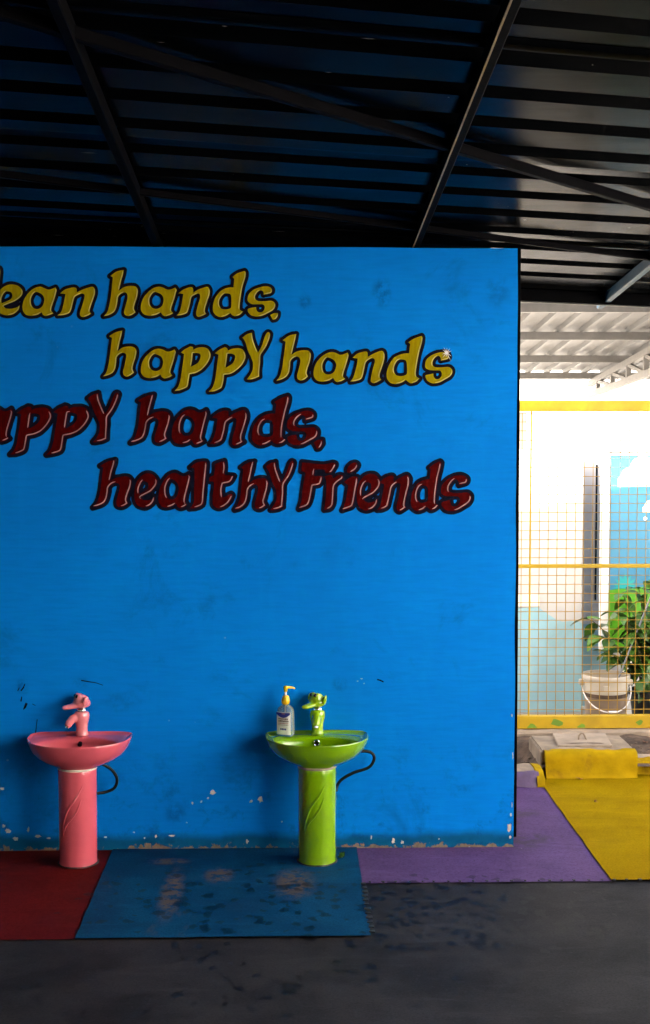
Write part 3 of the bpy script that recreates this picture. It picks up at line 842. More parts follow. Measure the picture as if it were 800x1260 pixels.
# ------------------------------------------------------------------ washbasins
def rim_outline(n=80):
    """D-shaped plan: straight against the wall, rounded to the front (y = 0 at the wall)"""
    pts = []
    for i in range(n):
        t = 2*math.pi*i/n
        c, s = math.cos(t), math.sin(t)
        if s <= 0:                                     # front, half ellipse
            x, y = .200*math.copysign(abs(c)**.92, c), -.095 + .195*math.copysign(abs(s)**.96, s)
        else:                                          # back, squared
            x = (.200 - .022*abs(s)**2)*math.copysign(abs(c)**.32, c); y = -.095 + .095*abs(s)**.38
        pts.append((x, y))
    return pts
RIM_Z = .470
def make_basin(colr, hose_pts, origin_x, face, dirty):
    mat = M[colr]; pmat = M['green_dirty'] if dirty else M[colr]
    root = empty('washbasin', (origin_x, WALL_Y - .006, 0))
    pts = rim_outline(); n = len(pts); cx, cyy = 0, -.165
    def sc(s, z, mixc=None):
        out = []
        for x, y in pts:
            out.append((cx + (x-cx)*s, cyy + (y-cyy)*s, z))
        return out
    ell = [(.158*math.cos(2*math.pi*i/n), -.178 + .094*math.sin(2*math.pi*i/n)) for i in range(n)]
    def inner(s, z): return [(x*s, -.178 + (y+.178)*s, z) for x, y in ell]
    foot = [(.066*math.cos(2*math.pi*i/n), -.165 + .062*math.sin(2*math.pi*i/n)) for i in range(n)]
    def blend(s, z, t):
        return [((cx+(x-cx)*s)*(1-t) + fx*t, (cyy+(y-cyy)*s)*(1-t) + fy*t, z) for (x, y), (fx, fy) in zip(pts, foot)]
    Z = RIM_Z
    rings = [blend(.36, Z-.105, 1), blend(.42, Z-.102, .75), blend(.54, Z-.094, .35), blend(.67, Z-.083, .12), blend(.78, Z-.070, .03), blend(.865, Z-.055, 0), blend(.93, Z-.039, 0), blend(.970, Z-.023, 0), blend(.990, Z-.010, 0), blend(.997, Z-.004, 0),
             sc(.998, Z-.001), sc(.990, Z+.002), sc(.972, Z+.0015), sc(.955, Z-.002)]
    m1 = [[((a[0]*(1-t)+b[0]*t), (a[1]*(1-t)+b[1]*t), Z-.004 - .004*t) for a, b in zip(sc(.945, 0), inner(1.06, 0))] for t in (0, .5, 1)]
    rings += m1 + [inner(1.0, Z-.013), inner(.955, Z-.026), inner(.88, Z-.044), inner(.72, Z-.060), inner(.5, Z-.070), inner(.25, Z-.074), inner(.08, Z-.075)]
    bowl = MB().loft(rings, True, True).build('bowl', mat, root, smooth=True, angle=60)
    # overflow hole in the rear slope of the bowl and the drain
    oy, oz = -.178 + .094*.955 - .004, Z - .028
    hol = MB().tube([(.0, oy-.0065, oz-.002), (.0, oy+.006, oz+.002)], .0085, 20).build('overflow_hole', M['black'], bowl, smooth=True)
    if dirty:
        rg = MB(); q = []
        for i in range(25):
            a = 2*math.pi*i/24; q.append((.0105*math.cos(a), oy-.0055, oz + .0105*math.sin(a)))
        rg.tube(q, .0028, 8, False).build('overflow_ring', M['chrome'], bowl, smooth=True)
    MB().lathe([(.021, Z-.0752), (.022, Z-.072), (.016, Z-.0705), (.004, Z-.0705)], 20, (0, -.178)).build('drain', M['chrome'], bowl, smooth=True)
    # pedestal: rounded front, flat towards the wall
    ped = MB(); rings = []
    for z, k in ((0.0, 1.02), (.006, 1.0), (.02, .985), (.1, .985), (.25, .995), (.345, 1.0), (.362, 1.0), (.366, .985)):
        rings.append([(.0735*k*math.copysign(abs(math.cos(2*math.pi*i/48))**.9, math.cos(2*math.pi*i/48)), -.162 + (.078*k if math.sin(2*math.pi*i/48) < 0 else .055)*math.sin(2*math.pi*i/48), z) for i in range(48)])
    pd = ped.loft(rings, True, True).build('pedestal', pmat, root, smooth=True, angle=50)
    # leaf shaped relief on the pedestal
    def on_ped(a, z, out=.0):
        return (.0735*math.sin(a)*(1+out), -.162 - .078*math.cos(a)*(1+out), z)
    for ctrl, r0 in (([(-.75,.135),(-.62,.175),(-.35,.225),(.05,.265),(.42,.315)], .0042), ([(-.72,.12),(-.45,.165),(-.1,.195),(.15,.225),(.33,.262)], .0038)):
        m = 16; ps = []; rs = []
        for i in range(m+1):
            t = i/m*(len(ctrl)-1); k = min(int(t), len(ctrl)-2); f = t-k
            P = [ctrl[max(k-1,0)], ctrl[k], ctrl[k+1], ctrl[min(k+2, len(ctrl)-1)]]
            cr = [.5*((2*P[1][d]) + (-P[0][d]+P[2][d])*f + (2*P[0][d]-5*P[1][d]+4*P[2][d]-P[3][d])*f*f + (-P[0][d]+3*P[1][d]-3*P[2][d]+P[3][d])*f**3) for d in (0,1)]
            ps.append(on_ped(cr[0], cr[1], -.003)); rs.append(r0*1.1*math.sin(math.pi*(.08+.84*i/m))**.5)
        MB().tube(ps, rs, 8).build('relief', pmat, pd, smooth=True)
    MB().lathe([(.0745, .365), (.0755, .368), (.0745, .3725), (.066, .374)], 40, (0, -.163), 1.0, .93).build('seal_ring', M['seal'] if not dirty else M['pale_concrete'], root, smooth=True)
    MB().lathe([(.0745, .0005), (.079, .001), (.0775, .004), (.0745, .006)], 40, (0, -.163), 1.0, 1.02).build('base_ring', M['base_joint'], root, smooth=True)  # dark ring round the pedestal foot
    # waste hose
    hp = [Vector(p) for p in hose_pts]; ps = []
    m = 8
    for i in range(len(hp)-1):
        P = [hp[max(i-1,0)], hp[i], hp[i+1], hp[min(i+2, len(hp)-1)]]
        for j in range(m):
            f = j/m
            ps.append(.5*(2*P[1] + (P[2]-P[0])*f + (2*P[0]-5*P[1]+4*P[2]-P[3])*f*f + (3*P[1]-P[0]-3*P[2]+P[3])*f**3))
    ps.append(hp[-1])
    MB().tube(ps, .0062, 10).build('hose', M['hose'], root, smooth=True)
    # animal shaped tap
    tap = MB()
    bz = Z - .006; ty = -.040
    prof = [(.0255, bz), (.0260, bz+.006), (.0235, bz+.014), (.0225, bz+.028), (.0255, bz+.050), (.0300, bz+.068), (.0310, bz+.080), (.0275, bz+.093), (.016, bz+.099)]
    tap.lathe(prof, 20, (0, 0))
    fa = face['spout']
    dx, dy = math.sin(fa), -math.cos(fa)
    sp = [(0, 0, bz+.070), (dx*.022, dy*.022, bz+.073), (dx*.040, dy*.040, bz+.068), (dx*.054, dy*.054, bz+.054), (dx*.060, dy*.060, bz+.042)]
    tap.tube(sp, [.022, .019, .0165, .0150, .0125], 14)
    t_o = remeshed(tap, 'tap', M[colr+'_tap'], root, .0028, 5)
    t_o.location = (face['x'], ty, 0)
    MB().tube([(dx*.0597, dy*.0597, bz+.046), (dx*.0615, dy*.0615, bz+.0375)], .0085, 12).build('aerator', M['chrome'], t_o, smooth=True)
    MB().lathe([(.019, bz+.094), (.0205, bz+.097), (.0205, bz+.103), (.018, bz+.106)], 24).build('collar', M['chrome'], t_o, smooth=True)
    hz = bz + .108; ha = face['head']; hx, hy = math.sin(ha), -math.cos(ha)
    sxv, syv = -hy, hx                                 # sideways
    hd = MB()
    hd.sphere((0, 0, hz+.020), (.036, .036, .022), 18, 12)
    hd.sphere((hx*.003, hy*.003, hz+.034), (.029, .029, .021), 18, 12)
    hd.sphere((hx*.012 + sxv*.012, hy*.012 + syv*.012, hz+.046), .0125, 12, 8)
    hd.sphere((hx*.012 - sxv*.012, hy*.012 - syv*.012, hz+.046), .0125, 12, 8)
    for i in range(6):                                 # broad flat bill
        f = i/5
        hd.sphere((hx*(.020+.042*f), hy*(.020+.042*f), hz+.0130-.005*f), (.0235-.006*f, .0235-.006*f, .0115-.002*f), 14, 8)
    head = remeshed(hd, 'head', M[colr+'_tap'], t_o, .0026, 5)
    for sgn in (1, -1):
        er = MB()
        ec = Vector((sxv*sgn*.036 - hx*.004, syv*sgn*.036 - hy*.004, hz+.032))
        er.sphere((0, 0, 0), (.0085, .0160, .0200), 14, 10)
        eo = er.build('ear', M[colr+'_tap'], t_o, smooth=True, angle=80)
        eo.location = ec; eo.rotation_euler = (R(10*sgn), R(18*sgn), math.atan2(hy, hx) + math.pi/2 + (R(38) if sgn > 0 else R(-38)))
        MB().sphere((hx*.0225 + sxv*sgn*.0115, hy*.0225 + syv*sgn*.0115, hz+.0485), (.0062, .0062, .0068), 12, 8).build('eye', M['black'], t_o, smooth=True, angle=80)
    return root

pink = make_basin('pink', [(.050,-.10,.372), (.082,-.085,.362), (.118,-.07,.335), (.137,-.06,.298), (.128,-.055,.262), (.096,-.06,.246), (.055,-.085,.246)], -.806,
                  dict(spout=R(-58), head=R(-62), x=.0), False)
tag(pink, 'pink ceramic pedestal washbasin with an animal shaped tap, over the red floor', 'washbasin', 'pedestal washbasins along the blue wall')
green = make_basin('green', [(.110,-.085,.398), (.150,-.075,.402), (.205,-.06,.398), (.226,-.055,.372), (.205,-.055,.335), (.145,-.06,.315), (.098,-.06,.288), (.080,-.06,.262), (.076,-.07,.245)], .108,
                   dict(spout=R(-6), head=R(-48), x=.004), True)
tag(green, 'lime green ceramic pedestal washbasin with an animal shaped tap, over the blue floor', 'washbasin', 'pedestal washbasins along the blue wall')

# moss tuft at the foot of the lime pedestal
moss = MB(); rnd = random.Random(5)
for i in range(26):
    a = rnd.uniform(0, 6.28); rr = rnd.uniform(0, .016); L = rnd.uniform(.008, .022)
    b = Vector((rr*math.cos(a), rr*math.sin(a), 0)); tip = b + Vector((rnd.uniform(-.01,.01), rnd.uniform(-.01,.01), L))
    s = Vector((rnd.uniform(-1,1), rnd.uniform(-1,1), 0)).normalized()*.003
    moss.add([b-s, b+s, (b+tip)/2+s*1.3, tip, (b+tip)/2-s*1.3], [(0,1,2,3,4)])
mo = moss.build('moss_tuft', M['leaf']); mo.location = (.203, -.215, .001)
tag(mo, 'tiny green weed sprouting at the foot of the lime pedestal', 'weed')

# ------------------------------------------------------------------ hand soap bottle
bp = (-.012, WALL_Y - .078)
bottle = empty('soap_bottle', (bp[0], bp[1], RIM_Z - .004), R(-24))
tag(bottle, 'clear pump bottle of hand gel with white label standing on the lime basin', 'bottle')
def rrect(w, d, r, z, n=6):
    out = []
    for qx, qy, a0 in ((1,1,0),(-1,1,90),(-1,-1,180),(1,-1,270)):
        for i in range(n):
            a = R(a0 + 90*i/(n-1)); out.append((qx*(w/2-r) + r*math.cos(a), qy*(d/2-r) + r*math.sin(a), z))
    return out
body = MB().loft([rrect(.060,.036,.012,.0), rrect(.066,.042,.014,.003), rrect(.068,.044,.015,.012), rrect(.066,.042,.015,.085), rrect(.064,.040,.015,.100), rrect(.058,.036,.014,.110), rrect(.036,.026,.011,.118), rrect(.024,.022,.0105,.121), rrect(.024,.022,.0105,.127)], True, True)
body.build('bottle_body', M['gel'], bottle, smooth=True, angle=50)
lab = empty('label_sheet', (0, 0, 0)); lab.parent = bottle
bpy.data.objects.remove(lab)
lv = []; LZ0, LZ1 = .008, .100
for i in range(9):
    x = -.029 + .058*i/8
    y = -.0228 + .0045*max(0, abs(x)-.02)/.01
    lv.append((x, y))
lb = MB(); vs = [(x, y, LZ0) for x, y in lv] + [(x, y-.0004, LZ1-.004) for x, y in lv]
lb.add(vs, [(i, i+1, 9+i+1, 9+i) for i in range(8)])
label = lb.build('label_sheet', M['white_plastic'], bottle, smooth=True)
def strip(x0, x1, z0, z1, mat, dep=.0010, name='print_mark'):
    MB().box(x0, x1, -.0232-dep, -.0230, z0, z1).build(name, mat, label)
cres = MB(); top = [(-.029, LZ1-.004), (.029, LZ1-.004)]
up = [(-.029+.058*i/12, LZ1-.0045 - .002*math.sin(math.pi*i/12)) for i in range(13)]
dn = [(-.029+.058*i/12, LZ1-.012 - .014*math.sin(math.pi*i/12)) for i in range(13)]
vs = [(x, -.0245, z) for x, z in up] + [(x, -.0245, z) for x, z in dn]
cres.add(vs, [(13+i, 13+i+1, i+1, i) for i in range(12)]).build('blue_band', M['label_blue'], label)
strip(-.006, .008, .088, .092, M['label_red'], .0018)
rnd = random.Random(3)
for row, (z, hh, mt) in enumerate(((.067,.006,'label_grey'), (.058,.007,'label_grey'), (.051,.003,'label_red'), (.045,.002,'label_grey'))):
    x = -.020
    while x < .018:
        w = rnd.uniform(.003, .006); strip(x, x+w, z, z+hh*rnd.uniform(.7, 1), M[mt]); x += w + .0014
for k in range(4):
    strip(-.012+.0065*k, -.0075+.0065*k, .026, .033, M['label_blue'])
MB().tube([(0,0,.010), (0,0,.12)], .0028, 8).build('dip_tube', M['white_plastic'], bottle, smooth=True)
pump = MB().lathe([(.0125,.124),(.0160,.128),(.0165,.140),(.0135,.150),(.0125,.155),(.008,.158)], 14).build('pump_collar', M['yel_plastic'], bottle, smooth=True, angle=50)
MB().tube([(0,0,.156),(0,0,.176)], [.0048,.0040], 12).build('pump_stem', M['white_plastic'], pump, smooth=True)
nz = MB(); nz.lathe([(.0055,.172),(.0072,.176),(.0085,.186),(.0098,.190),(.0085,.1935),(.004,.195)], 14)
a = R(38)
nz.tube([(0,0,.188),(.016*math.cos(a),.016*math.sin(a),.1885),(.030*math.cos(a),.030*math.sin(a),.1865),(.036*math.cos(a),.036*math.sin(a),.182)], [.0058,.0048,.0038,.003], 10)
nz.build('pump_head', M['yel_plastic'], pump, smooth=True, angle=60)

# ------------------------------------------------------------------ kerbs, bed and drain cover
def rough_block(name, prof_fn, xs, mat, parent=None, amp=.006, seed=0):
    """kerb swept along x: prof_fn(x) gives the (y, z) profile"""
    mb = MB(); vs = []; n = None
    for x in xs:
        pr = prof_fn(x); n = len(pr)
        for (y, z) in pr:
            q = Vector((x*15+seed, y*15, z*15))
            vs.append((x + amp*.3*mnoise.noise(q*1.7), y + amp*mnoise.noise(q), z + amp*mnoise.noise(q + Vector((9, 2, 4)))))
    m = len(xs); fs = []
    for i in range(m-1):
        for j in range(n-1): fs.append((i*n+j, (i+1)*n+j, (i+1)*n+j+1, i*n+j+1))
    fs.append(tuple(range(n))); fs.append(tuple((m-1)*n + k for k in range(n-1, -1, -1)))
    mb.add(vs, fs)
    return mb.build(name, mat, parent, smooth=True, angle=45)
def lin(a, b, n): return [a + (b-a)*i/n for i in range(n+1)]
kerb = empty('kerb', (0, 0, 0)); tag(kerb, 'yellow painted kerb with a raised block holding the drain cover', 'kerb', kind='thing')
def hi_prof(x):
    fy = .992
    return [(fy-.020, -.006), (fy-.015, .001), (fy-.010, .008), (fy-.006, .018), (fy-.003, .032), (fy, .050), (fy+.002, .070), (fy+.005, .090), (fy+.011, .106), (fy+.021, .117), (fy+.036, .1225), (fy+.066, .123)]
rough_block('raised_face', hi_prof, lin(1.225, 1.665, 44), M['yellow_conc'], kerb, .006)
def lo_prof(x):
    fy = 1.055
    return [(fy-.022, -.006), (fy-.016, .001), (fy-.010, .007), (fy-.006, .016), (fy-.002, .028), (fy, .040), (fy+.005, .052), (fy+.014, .062), (fy+.030, .067), (fy+.068, .067)]
rough_block('low_face', lo_prof, lin(1.655, 2.7, 90), M['yellow_conc'], kerb, .009, 3)
rough_block('low_cap', lambda x: [(1.118, .04), (1.120, .066), (1.14, .071), (1.17, .070), (1.172, .04)], lin(1.66, 2.7, 40), M['pale_concrete'], kerb, .005, 4)
rough_block('cover_surround', lambda x: [(1.045, .06), (1.047, .122), (1.07, .126), (1.20, .127), (1.34, .126), (1.36, .118), (1.362, .03)], lin(1.215, 1.655, 22), M['concrete'], kerb, .004, 7)
# left cheek of the raised block
MB().box(1.205, 1.222, 1.04, 1.36, -.005, .118).build('cheek', M['concrete'], kerb, bevel=.008)
def slant_box(cx, cy, w, d, z, h, rz):
    mb = MB().box(-w/2, w/2, -d/2, d/2, 0, h); o = mb.build('cover_slab', M['pale_concrete'], None, bevel=.003)
    o.location = (cx, cy, z); o.rotation_euler = (R(1.5), R(-1.0), rz); return o
slab = slant_box(1.44, 1.20, .26, .24, .128, .012, R(-5))
tag(slab, 'thin grey drain cover slab with a wire loop on the yellow kerb block', 'drain cover')
hl = MB().tube([(-.018,-.01,.010),(-.016,-.01,.030),(-.006,-.01,.042),(.006,-.01,.041),(.013,-.01,.028),(.020,-.01,.011)], .0045, 8).build('loop_handle', M['concrete'], slab, smooth=True)
crk = MB().add([(-.10,-.085,.0135),(-.06,-.098,.0135),(.0,-.09,.0135),(.08,-.1,.0135),(.1,-.088,.0135),(.04,-.078,.0135),(-.04,-.08,.0135)], [(0,1,2,3,4,5,6)]).build('stain', M['soil'], slab)
# purple stub of kerb beside the blue wall
pk = empty('kerb', (0, 0, 0)); tag(pk, 'short worn purple kerb stub tucked beside the blue wall corner', 'kerb', kind='thing')
rough_block('purple_face', lambda x: [(.835, -.005), (.845, .02), (.85, .045), (.86, .06), (.88, .064)], lin(.60, 1.165, 20), M['purple_conc'], pk, .009, 11)
rough_block('bare_top', lambda x: [(.868, .03), (.87, .062), (.92, .068), (1.0, .066), (1.03, .06), (1.035, -.005)], lin(.60, 1.15, 20), M['concrete'], pk, .009, 12)
rough_block('yellow_edge', lambda x: [(.83, -.005), (.84, .03), (.87, .060), (.95, .068), (1.03, .062), (1.045, -.005)], lin(1.155, 1.19, 3), M['yellow_conc'], pk, .006, 13)
# soil bed
bed = MB(); nx, ny = 90, 40; vs = []; fs = []
for j in range(ny+1):
    for i in range(nx+1):
        x = .3 + 2.5*i/nx; y = 1.0 + .56*j/ny
        z = .072 + .022*mnoise.fractal(Vector((x*6, y*6, 0)), 1.0, 2.0, 5)
        if x < 1.21: z -= .075*min(1, (1.21-x)/.06)*max(0, min(1, (1.5-y)/.2))
        if y < 1.16 and x > 1.2: z = min(z, .05)
        if x > 1.2 and x < 1.66 and y < 1.37: z = min(z, .09)
        vs.append((x, y, z))
for j in range(ny):
    for i in range(nx):
        a = j*(nx+1)+i; fs.append((a, a+1, a+nx+2, a+nx+1))
bo = bed.add(vs, fs).build('soil_bed', M['soil'], smooth=True, angle=80); tag(bo, 'dry brown soil in the narrow bed under the yellow fence', 'soil', kind='stuff')
rnd = random.Random(21)
peb = MB()
for i in range(140):
    x = rnd.uniform(.95, 2.1); y = rnd.uniform(1.08, 1.52); s = rnd.uniform(.003, .010)
    if 1.2 < x < 1.67 and y < 1.37: continue
    peb.sphere((x, y, (.075 if x > 1.23 else .035) + s*.5), (s*rnd.uniform(.7,1.4), s*rnd.uniform(.7,1.3), s*.7), 6, 4)
po = peb.build('gravel', M['stone']); tag(po, 'small stones scattered over the dry soil bed', 'gravel', kind='stuff')
# concrete upstand below the fence
up = rough_block('upstand', lambda x: [(1.555, .02), (1.557, .092), (1.57, .100), (1.66, .100), (1.68, .02)], lin(.3, 2.9, 60), M['pale_concrete'], None, .004, 15)
tag(up, 'pale concrete upstand carrying the yellow mesh fence', 'upstand')
# dead leaves and a flat chip of wood
def dead_leaf(px, py, Y, s, rz, label, mat='dryleaf', cat='dead leaf'):
    mb = MB(); r2 = random.Random(int(px))
    for q in range(4):
        a = r2.uniform(0, 6.28); t = r2.uniform(.2, .9)
        d = Vector((math.cos(a), math.sin(a), t)).normalized(); sd = Vector((-math.sin(a), math.cos(a), 0))
        b = Vector((0, 0, 0)); L = s*r2.uniform(.7, 1.2)
        mb.add([b, b+d*L*.5+sd*L*.28, b+d*L+Vector((0,0,-L*.15)), b+d*L*.5-sd*L*.28], [(0,1,2),(0,2,3)])
    o = mb.build('dead_leaf', M[mat]); p = at(px, py, Y); o.location = p; o.rotation_euler = (0, 0, rz)
    tag(o, label, cat, 'dead leaves lying on kerb, bed and floor'); return o
dead_leaf(688, 906, 1.45, .040, .2, 'curled brown dead leaf on the soil just below the fence')
dead_leaf(795, 914, 1.40, .030, 1.0, 'reddish dead leaf on the soil at the edge of the photo')
p = dead_leaf(714, 960.5, .95, .025, 2.0, 'small dark crumpled leaf on the yellow floor against the kerb'); p.location.z = .002
p = dead_leaf(732, 990, .55, .018, .5, 'tiny dark leaf scrap out on the yellow floor'); p.location.z = .002
wc = MB().box(-.045, .045, -.014, .014, 0, .006).build('wood_chip', M['stone'], None, bevel=.002); wc.location = at(752, 909, 1.45); wc.rotation_euler = (.1, .06, .25)
tag(wc, 'flat pale chip of wood lying on the dry soil', 'wood chip')

# ------------------------------------------------------------------ yellow mesh fence
FY = 1.62
fence = empty('mesh_fence', (0, FY, .1)); tag(fence, 'yellow welded wire mesh fence with painted rails beyond the blue wall', 'fence')
FX0, FX1 = .62, 3.0
def fb(name, z0, z1, y0, y1, mat): 
    return MB().box(FX0, FX1, y0, y1, z0-.1, z1-.1).build(name, mat, fence, bevel=.003)
bot = fb('bottom_rail', .103, .170, -.012, .030, M['fence'])
fb('mid_rail', .942, .962, -.006, .016, M['fence'])
fb('top_rail', 1.752, 1.808, -.014, .034, M['fence'])
wm_v = None
def wire(a, b, r, name):
    return MB().tube([a, b], r, 6).build(name, M['wire'], fence, smooth=True)
sp = .0462; x = FX0 + .02; k = 0
base_v = wire((0,0,.068), (0,0,1.655), .0019, 'vertical_wire'); base_h = wire((FX0,0,0), (FX1,0,0), .0019, 'horizontal_wire')
base_v.location = (1.208-sp*12, .008, 0)
for k in range(-11, 38):
    xx = 1.208 + sp*k + random.uniform(-.0015, .0015)
    if xx > FX1: break
    o = base_v.copy(); col.objects.link(o); o.parent = fence; o.location = (xx, .008 + random.uniform(-.002,.002), 0); o.rotation_euler = (0, random.uniform(-.0012,.0012), 0)
z = .100; base_h.location = (0, .0045, .100)
while z < 1.62:
    z += .0468
    o = base_h.copy(); col.objects.link(o); o.parent = fence; o.location = (0, .0045, z + random.uniform(-.001,.001)); o.rotation_euler = (0, random.uniform(-.0008,.0008), 0)
xr = at(651, 800, FY).x
MB().tube([(xr, -.001, .066), (xr+.002, -.001, 1.66)], .0048, 8).build('stiffener_rod', M['fence'], fence, smooth=True)
# leaf shapes painted on the bottom rail
for (px, py, s, seed) in ((685, 889, 1.0, 1), (655, 894.5, .8, 2), (716, 894.5, .7, 3), (787, 889, .6, 4)):
    q = at(px, py, FY-.012); ring = []
    for i in range(12):
        a = 2*math.pi*i/12; ring.append((q.x + .030*s*math.cos(a)*(1+.25*math.cos(3*a+seed)), -.0135, max(.008, min(.066, q.z-.1 + .020*s*math.sin(a)*(1+.3*math.cos(2*a+seed))))))
    MB().add(ring, [tuple(range(12))]).build('painted_leaf', M['leafmark'], bot)

# ------------------------------------------------------------------ courtyard wall behind the fence
CY = 2.55
cwall = empty('courtyard_wall', (0, CY, 0)); tag(cwall, 'low white rendered wall with pale blue wavy base behind the fence', 'wall', kind='thing')
xe = at(717.5, 650, CY).x
ztop = at(690, 553, CY).z
MB().box(-2.5, xe, 0, .15, -.02, ztop).build('render_body', M['yard_white'], cwall, bevel=.006)
# pale blue painted base with rolling upper edge
edge_px = [(560,752),(600,746),(636,748),(650,748),(662,747),(672,754),(684,762),(692,765),(704,764),(717.4,766)]
ring = [(-2.5, -.004, .0)] + [(-2.5, -.004, at(600, 748, CY).z)]
for a_, b_ in edge_px:
    q = at(a_, b_, CY); ring.append((min(q.x, xe-.002), -.004, q.z))
ring.append((xe-.002, -.004, .0))
MB().add(ring, [tuple(range(len(ring)))[::-1]]).build('painted_base', M['pale_blue'], cwall)
xm = at(664, 740, CY).x; zm = at(664, 746, CY).z
MB().box(-1.0, xm, -.0075, -.0045, zm, zm+.07).build('cream_patch', M['cream'], cwall)
# recessed grey pier with a dark slot between the wall and the board
PRY = CY + .26
pier = empty('grey_pier', (0, PRY, 0)); tag(pier, 'grey rendered pier with a dark vertical slot beside the picture board', 'pier')
x1p = at(748, 650, PRY).x; zp = at(730, 556, PRY).z
MB().box(xe-.2, x1p+.1, 0, .2, -.02, zp).build('pier_body', M['grey_wall'], pier, bevel=.004)
xs_ = at(733.5, 650, PRY).x
MB().box(xs_-.005, xs_+.005, -.004, .0, at(733,738,PRY).z, at(733,572,PRY).z).build('slot', M['black'], pier)
MB().box(xe-.19, x1p, -.006, -.001, -.02, at(730,768,PRY).z).build('painted_base', M['pale_blue'], pier)

# picture board
BY = CY - .06
board = empty('picture_board', (0, BY, 0)); tag(board, 'white framed board printed with blue sky, clouds and green grass', 'picture board')
bx0 = at(741, 600, BY).x; bx1 = bx0 + 1.35; bz1 = at(745, 556, BY).z; bz0 = at(745, 800, BY).z
fx = at(750, 600, BY).x; fz = at(755, 561, BY).z
MB().box(bx0, fx, -.01, .05, bz0, bz1).build('frame_stile', M['white_plastic'], board, bevel=.003)
MB().box(fx, bx1, -.01, .05, fz, bz1).build('frame_rail', M['white_plastic'], board, bevel=.003)
MB().box(bx1, bx1+.04, -.01, .05, bz0, bz1).build('frame_stile', M['white_plastic'], board, bevel=.003)
MB().box(fx, bx1, .0, .04, bz0, fz).build('sky_panel', M['poster_sky'], board)
MB().box(at(742,554,BY).x, at(797,554,BY).x, -.03, .03, bz1+.002, bz1+.014).build('top_ledge', M['white_plastic'], board, bevel=.002)
gz = at(760, 726, BY).z
gr = []; 
for i in range(25):
    xx = fx + (bx1-fx)*i/24; gr.append((xx, -.002, gz + (.025 if i > 7 else .0) + .02*math.sin(i*.35)))
MB().add(gr + [(bx1, -.002, bz0), (fx, -.002, bz0)], [tuple(range(len(gr)+2))[::-1]]).build('grass_print', M['poster_green'], board)
def cloud(cx, cz, s, name='cloud_print'):
    pts = []
    for (ox, oz, r) in ((-.13,.0,.035),(-.095,.03,.05),(-.02,.07,.075),(.07,.06,.07),(.13,.02,.05)):
        for i in range(10):
            a = R(200 - 220*i/9); pts.append((ox + r*math.cos(a), max(-.03, oz + r*math.sin(a))))
    ring = [(cx + s*a_, -.003, cz + s*b_) for a_, b_ in [(-.16,-.03)] + sorted(pts, key=lambda q: q[0]) + [(.18,-.03)]]
    # upper envelope only
    env = []
    xs2 = lin(-.165, .18, 40)
    for x_ in xs2:
        zt = -.03
        for (ox, oz, r) in ((-.135,.0,.032),(-.095,.03,.05),(-.02,.07,.075),(.07,.06,.07),(.13,.02,.05)):
            if abs(x_-ox) < r: zt = max(zt, oz + math.sqrt(r*r-(x_-ox)**2))
        env.append((cx + s*x_, -.003, cz + s*zt))
    MB().add(env + [(cx+s*.18, -.003, cz-s*.032), (cx-s*.165, -.003, cz-s*.032)], [tuple(range(43))[::-1]]).build(name, M['poster_white'], board)
q = at(795, 592, BY); cloud(q.x, q.z, 1.0)
q = at(812, 626, BY); cloud(q.x, q.z, .62)
q = at(870, 640, BY); cloud(q.x + .1, q.z, 1.1)
for (px, py, r) in ((794, 638, .012), (806, 650, .009)):
    q = at(px, py, BY); MB().add([(q.x + r*math.cos(2*math.pi*i/14), -.003, q.z + r*math.sin(2*math.pi*i/14)) for i in range(14)], [tuple(range(14))]).build('bubble_print', M['poster_white'], board)
q = at(769, 724, BY); ring = []
for i in range(17):
    a = R(180*i/16); L = (.092 if i % 2 == 0 else .058)*(1 - .18*abs(math.cos(a)))
    ring.append((q.x + L*math.cos(a)*1.05, -.0045, q.z + L*math.sin(a)*1.0))
MB().add(ring, [tuple(range(17))]).build('tuft_print', M['poster_teal'], board)

# ------------------------------------------------------------------ bucket, pole, planter and plant
KY = 2.10
bc = at(745.5, 829, KY); br = .131
bz_bot = .0
bucket = empty('bucket', (bc.x, KY, 0)); tag(bucket, 'cream plastic bucket with white wire handle standing behind the fence', 'bucket')
zt = bc.z
zm_ = at(745, 857, KY-.12).z
prof_lo = [(br*.80, 0.0), (br*.82, .004), (br*.90, zm_-.002)]
prof_hi = [(br*.905, zm_), (br*.97, zt-.03), (br*1.0, zt-.028), (br*1.02, zt-.022), (br*1.02, zt-.004), (br*1.0, zt), (br*.965, zt-.001), (br*.955, zt-.02), (br*.94, zt-.09)]
MB().lathe(prof_lo, 36).build('lower_body', M['bucket_low'], bucket, smooth=True, angle=50)
def open_lathe(prof, n=36):
    mb = MB(); mb.loft([[(r*math.cos(2*math.pi*k/n), r*math.sin(2*math.pi*k/n), z) for k in range(n)] for r, z in prof]); return mb
open_lathe(prof_hi).build('upper_body', M['bucket'], bucket, smooth=True, angle=50)
MB().lathe([(br*.93, zt-.12), (br*.93, zt-.10), (br*.3, zt-.095)], 30).build('filling', M['soil'], bucket, smooth=True)
hp = []
for i in range(21):
    t = i/20; a = R(180 + 180*t)
    hp.append((br*1.05*math.cos(a), br*1.08*math.sin(a)*1.0, zt-.045 - .145*math.sin(math.pi*t)**.8 - .02*(1-t)*0))
MB().tube(hp, .0034, 8).build('wire_handle', M['handle'], bucket, smooth=True)
MB().tube([(-.02, -br*1.10, zt-.186), (.035, -br*1.10, zt-.186)], .006, 10).build('grip', M['handle'], bucket, smooth=True)
for s in (-1, 1):
    MB().box(s*br*1.0-.018, s*br*1.0+.018, -.02, .02, zt-.062, zt-.030).build('handle_lug', M['bucket'], bucket, bevel=.006)
MB().box(-.045, -.01, -br*1.025, -br*.96, zt-.075, zt-.045).build('handle_lug', M['bucket'], bucket, bevel=.006)
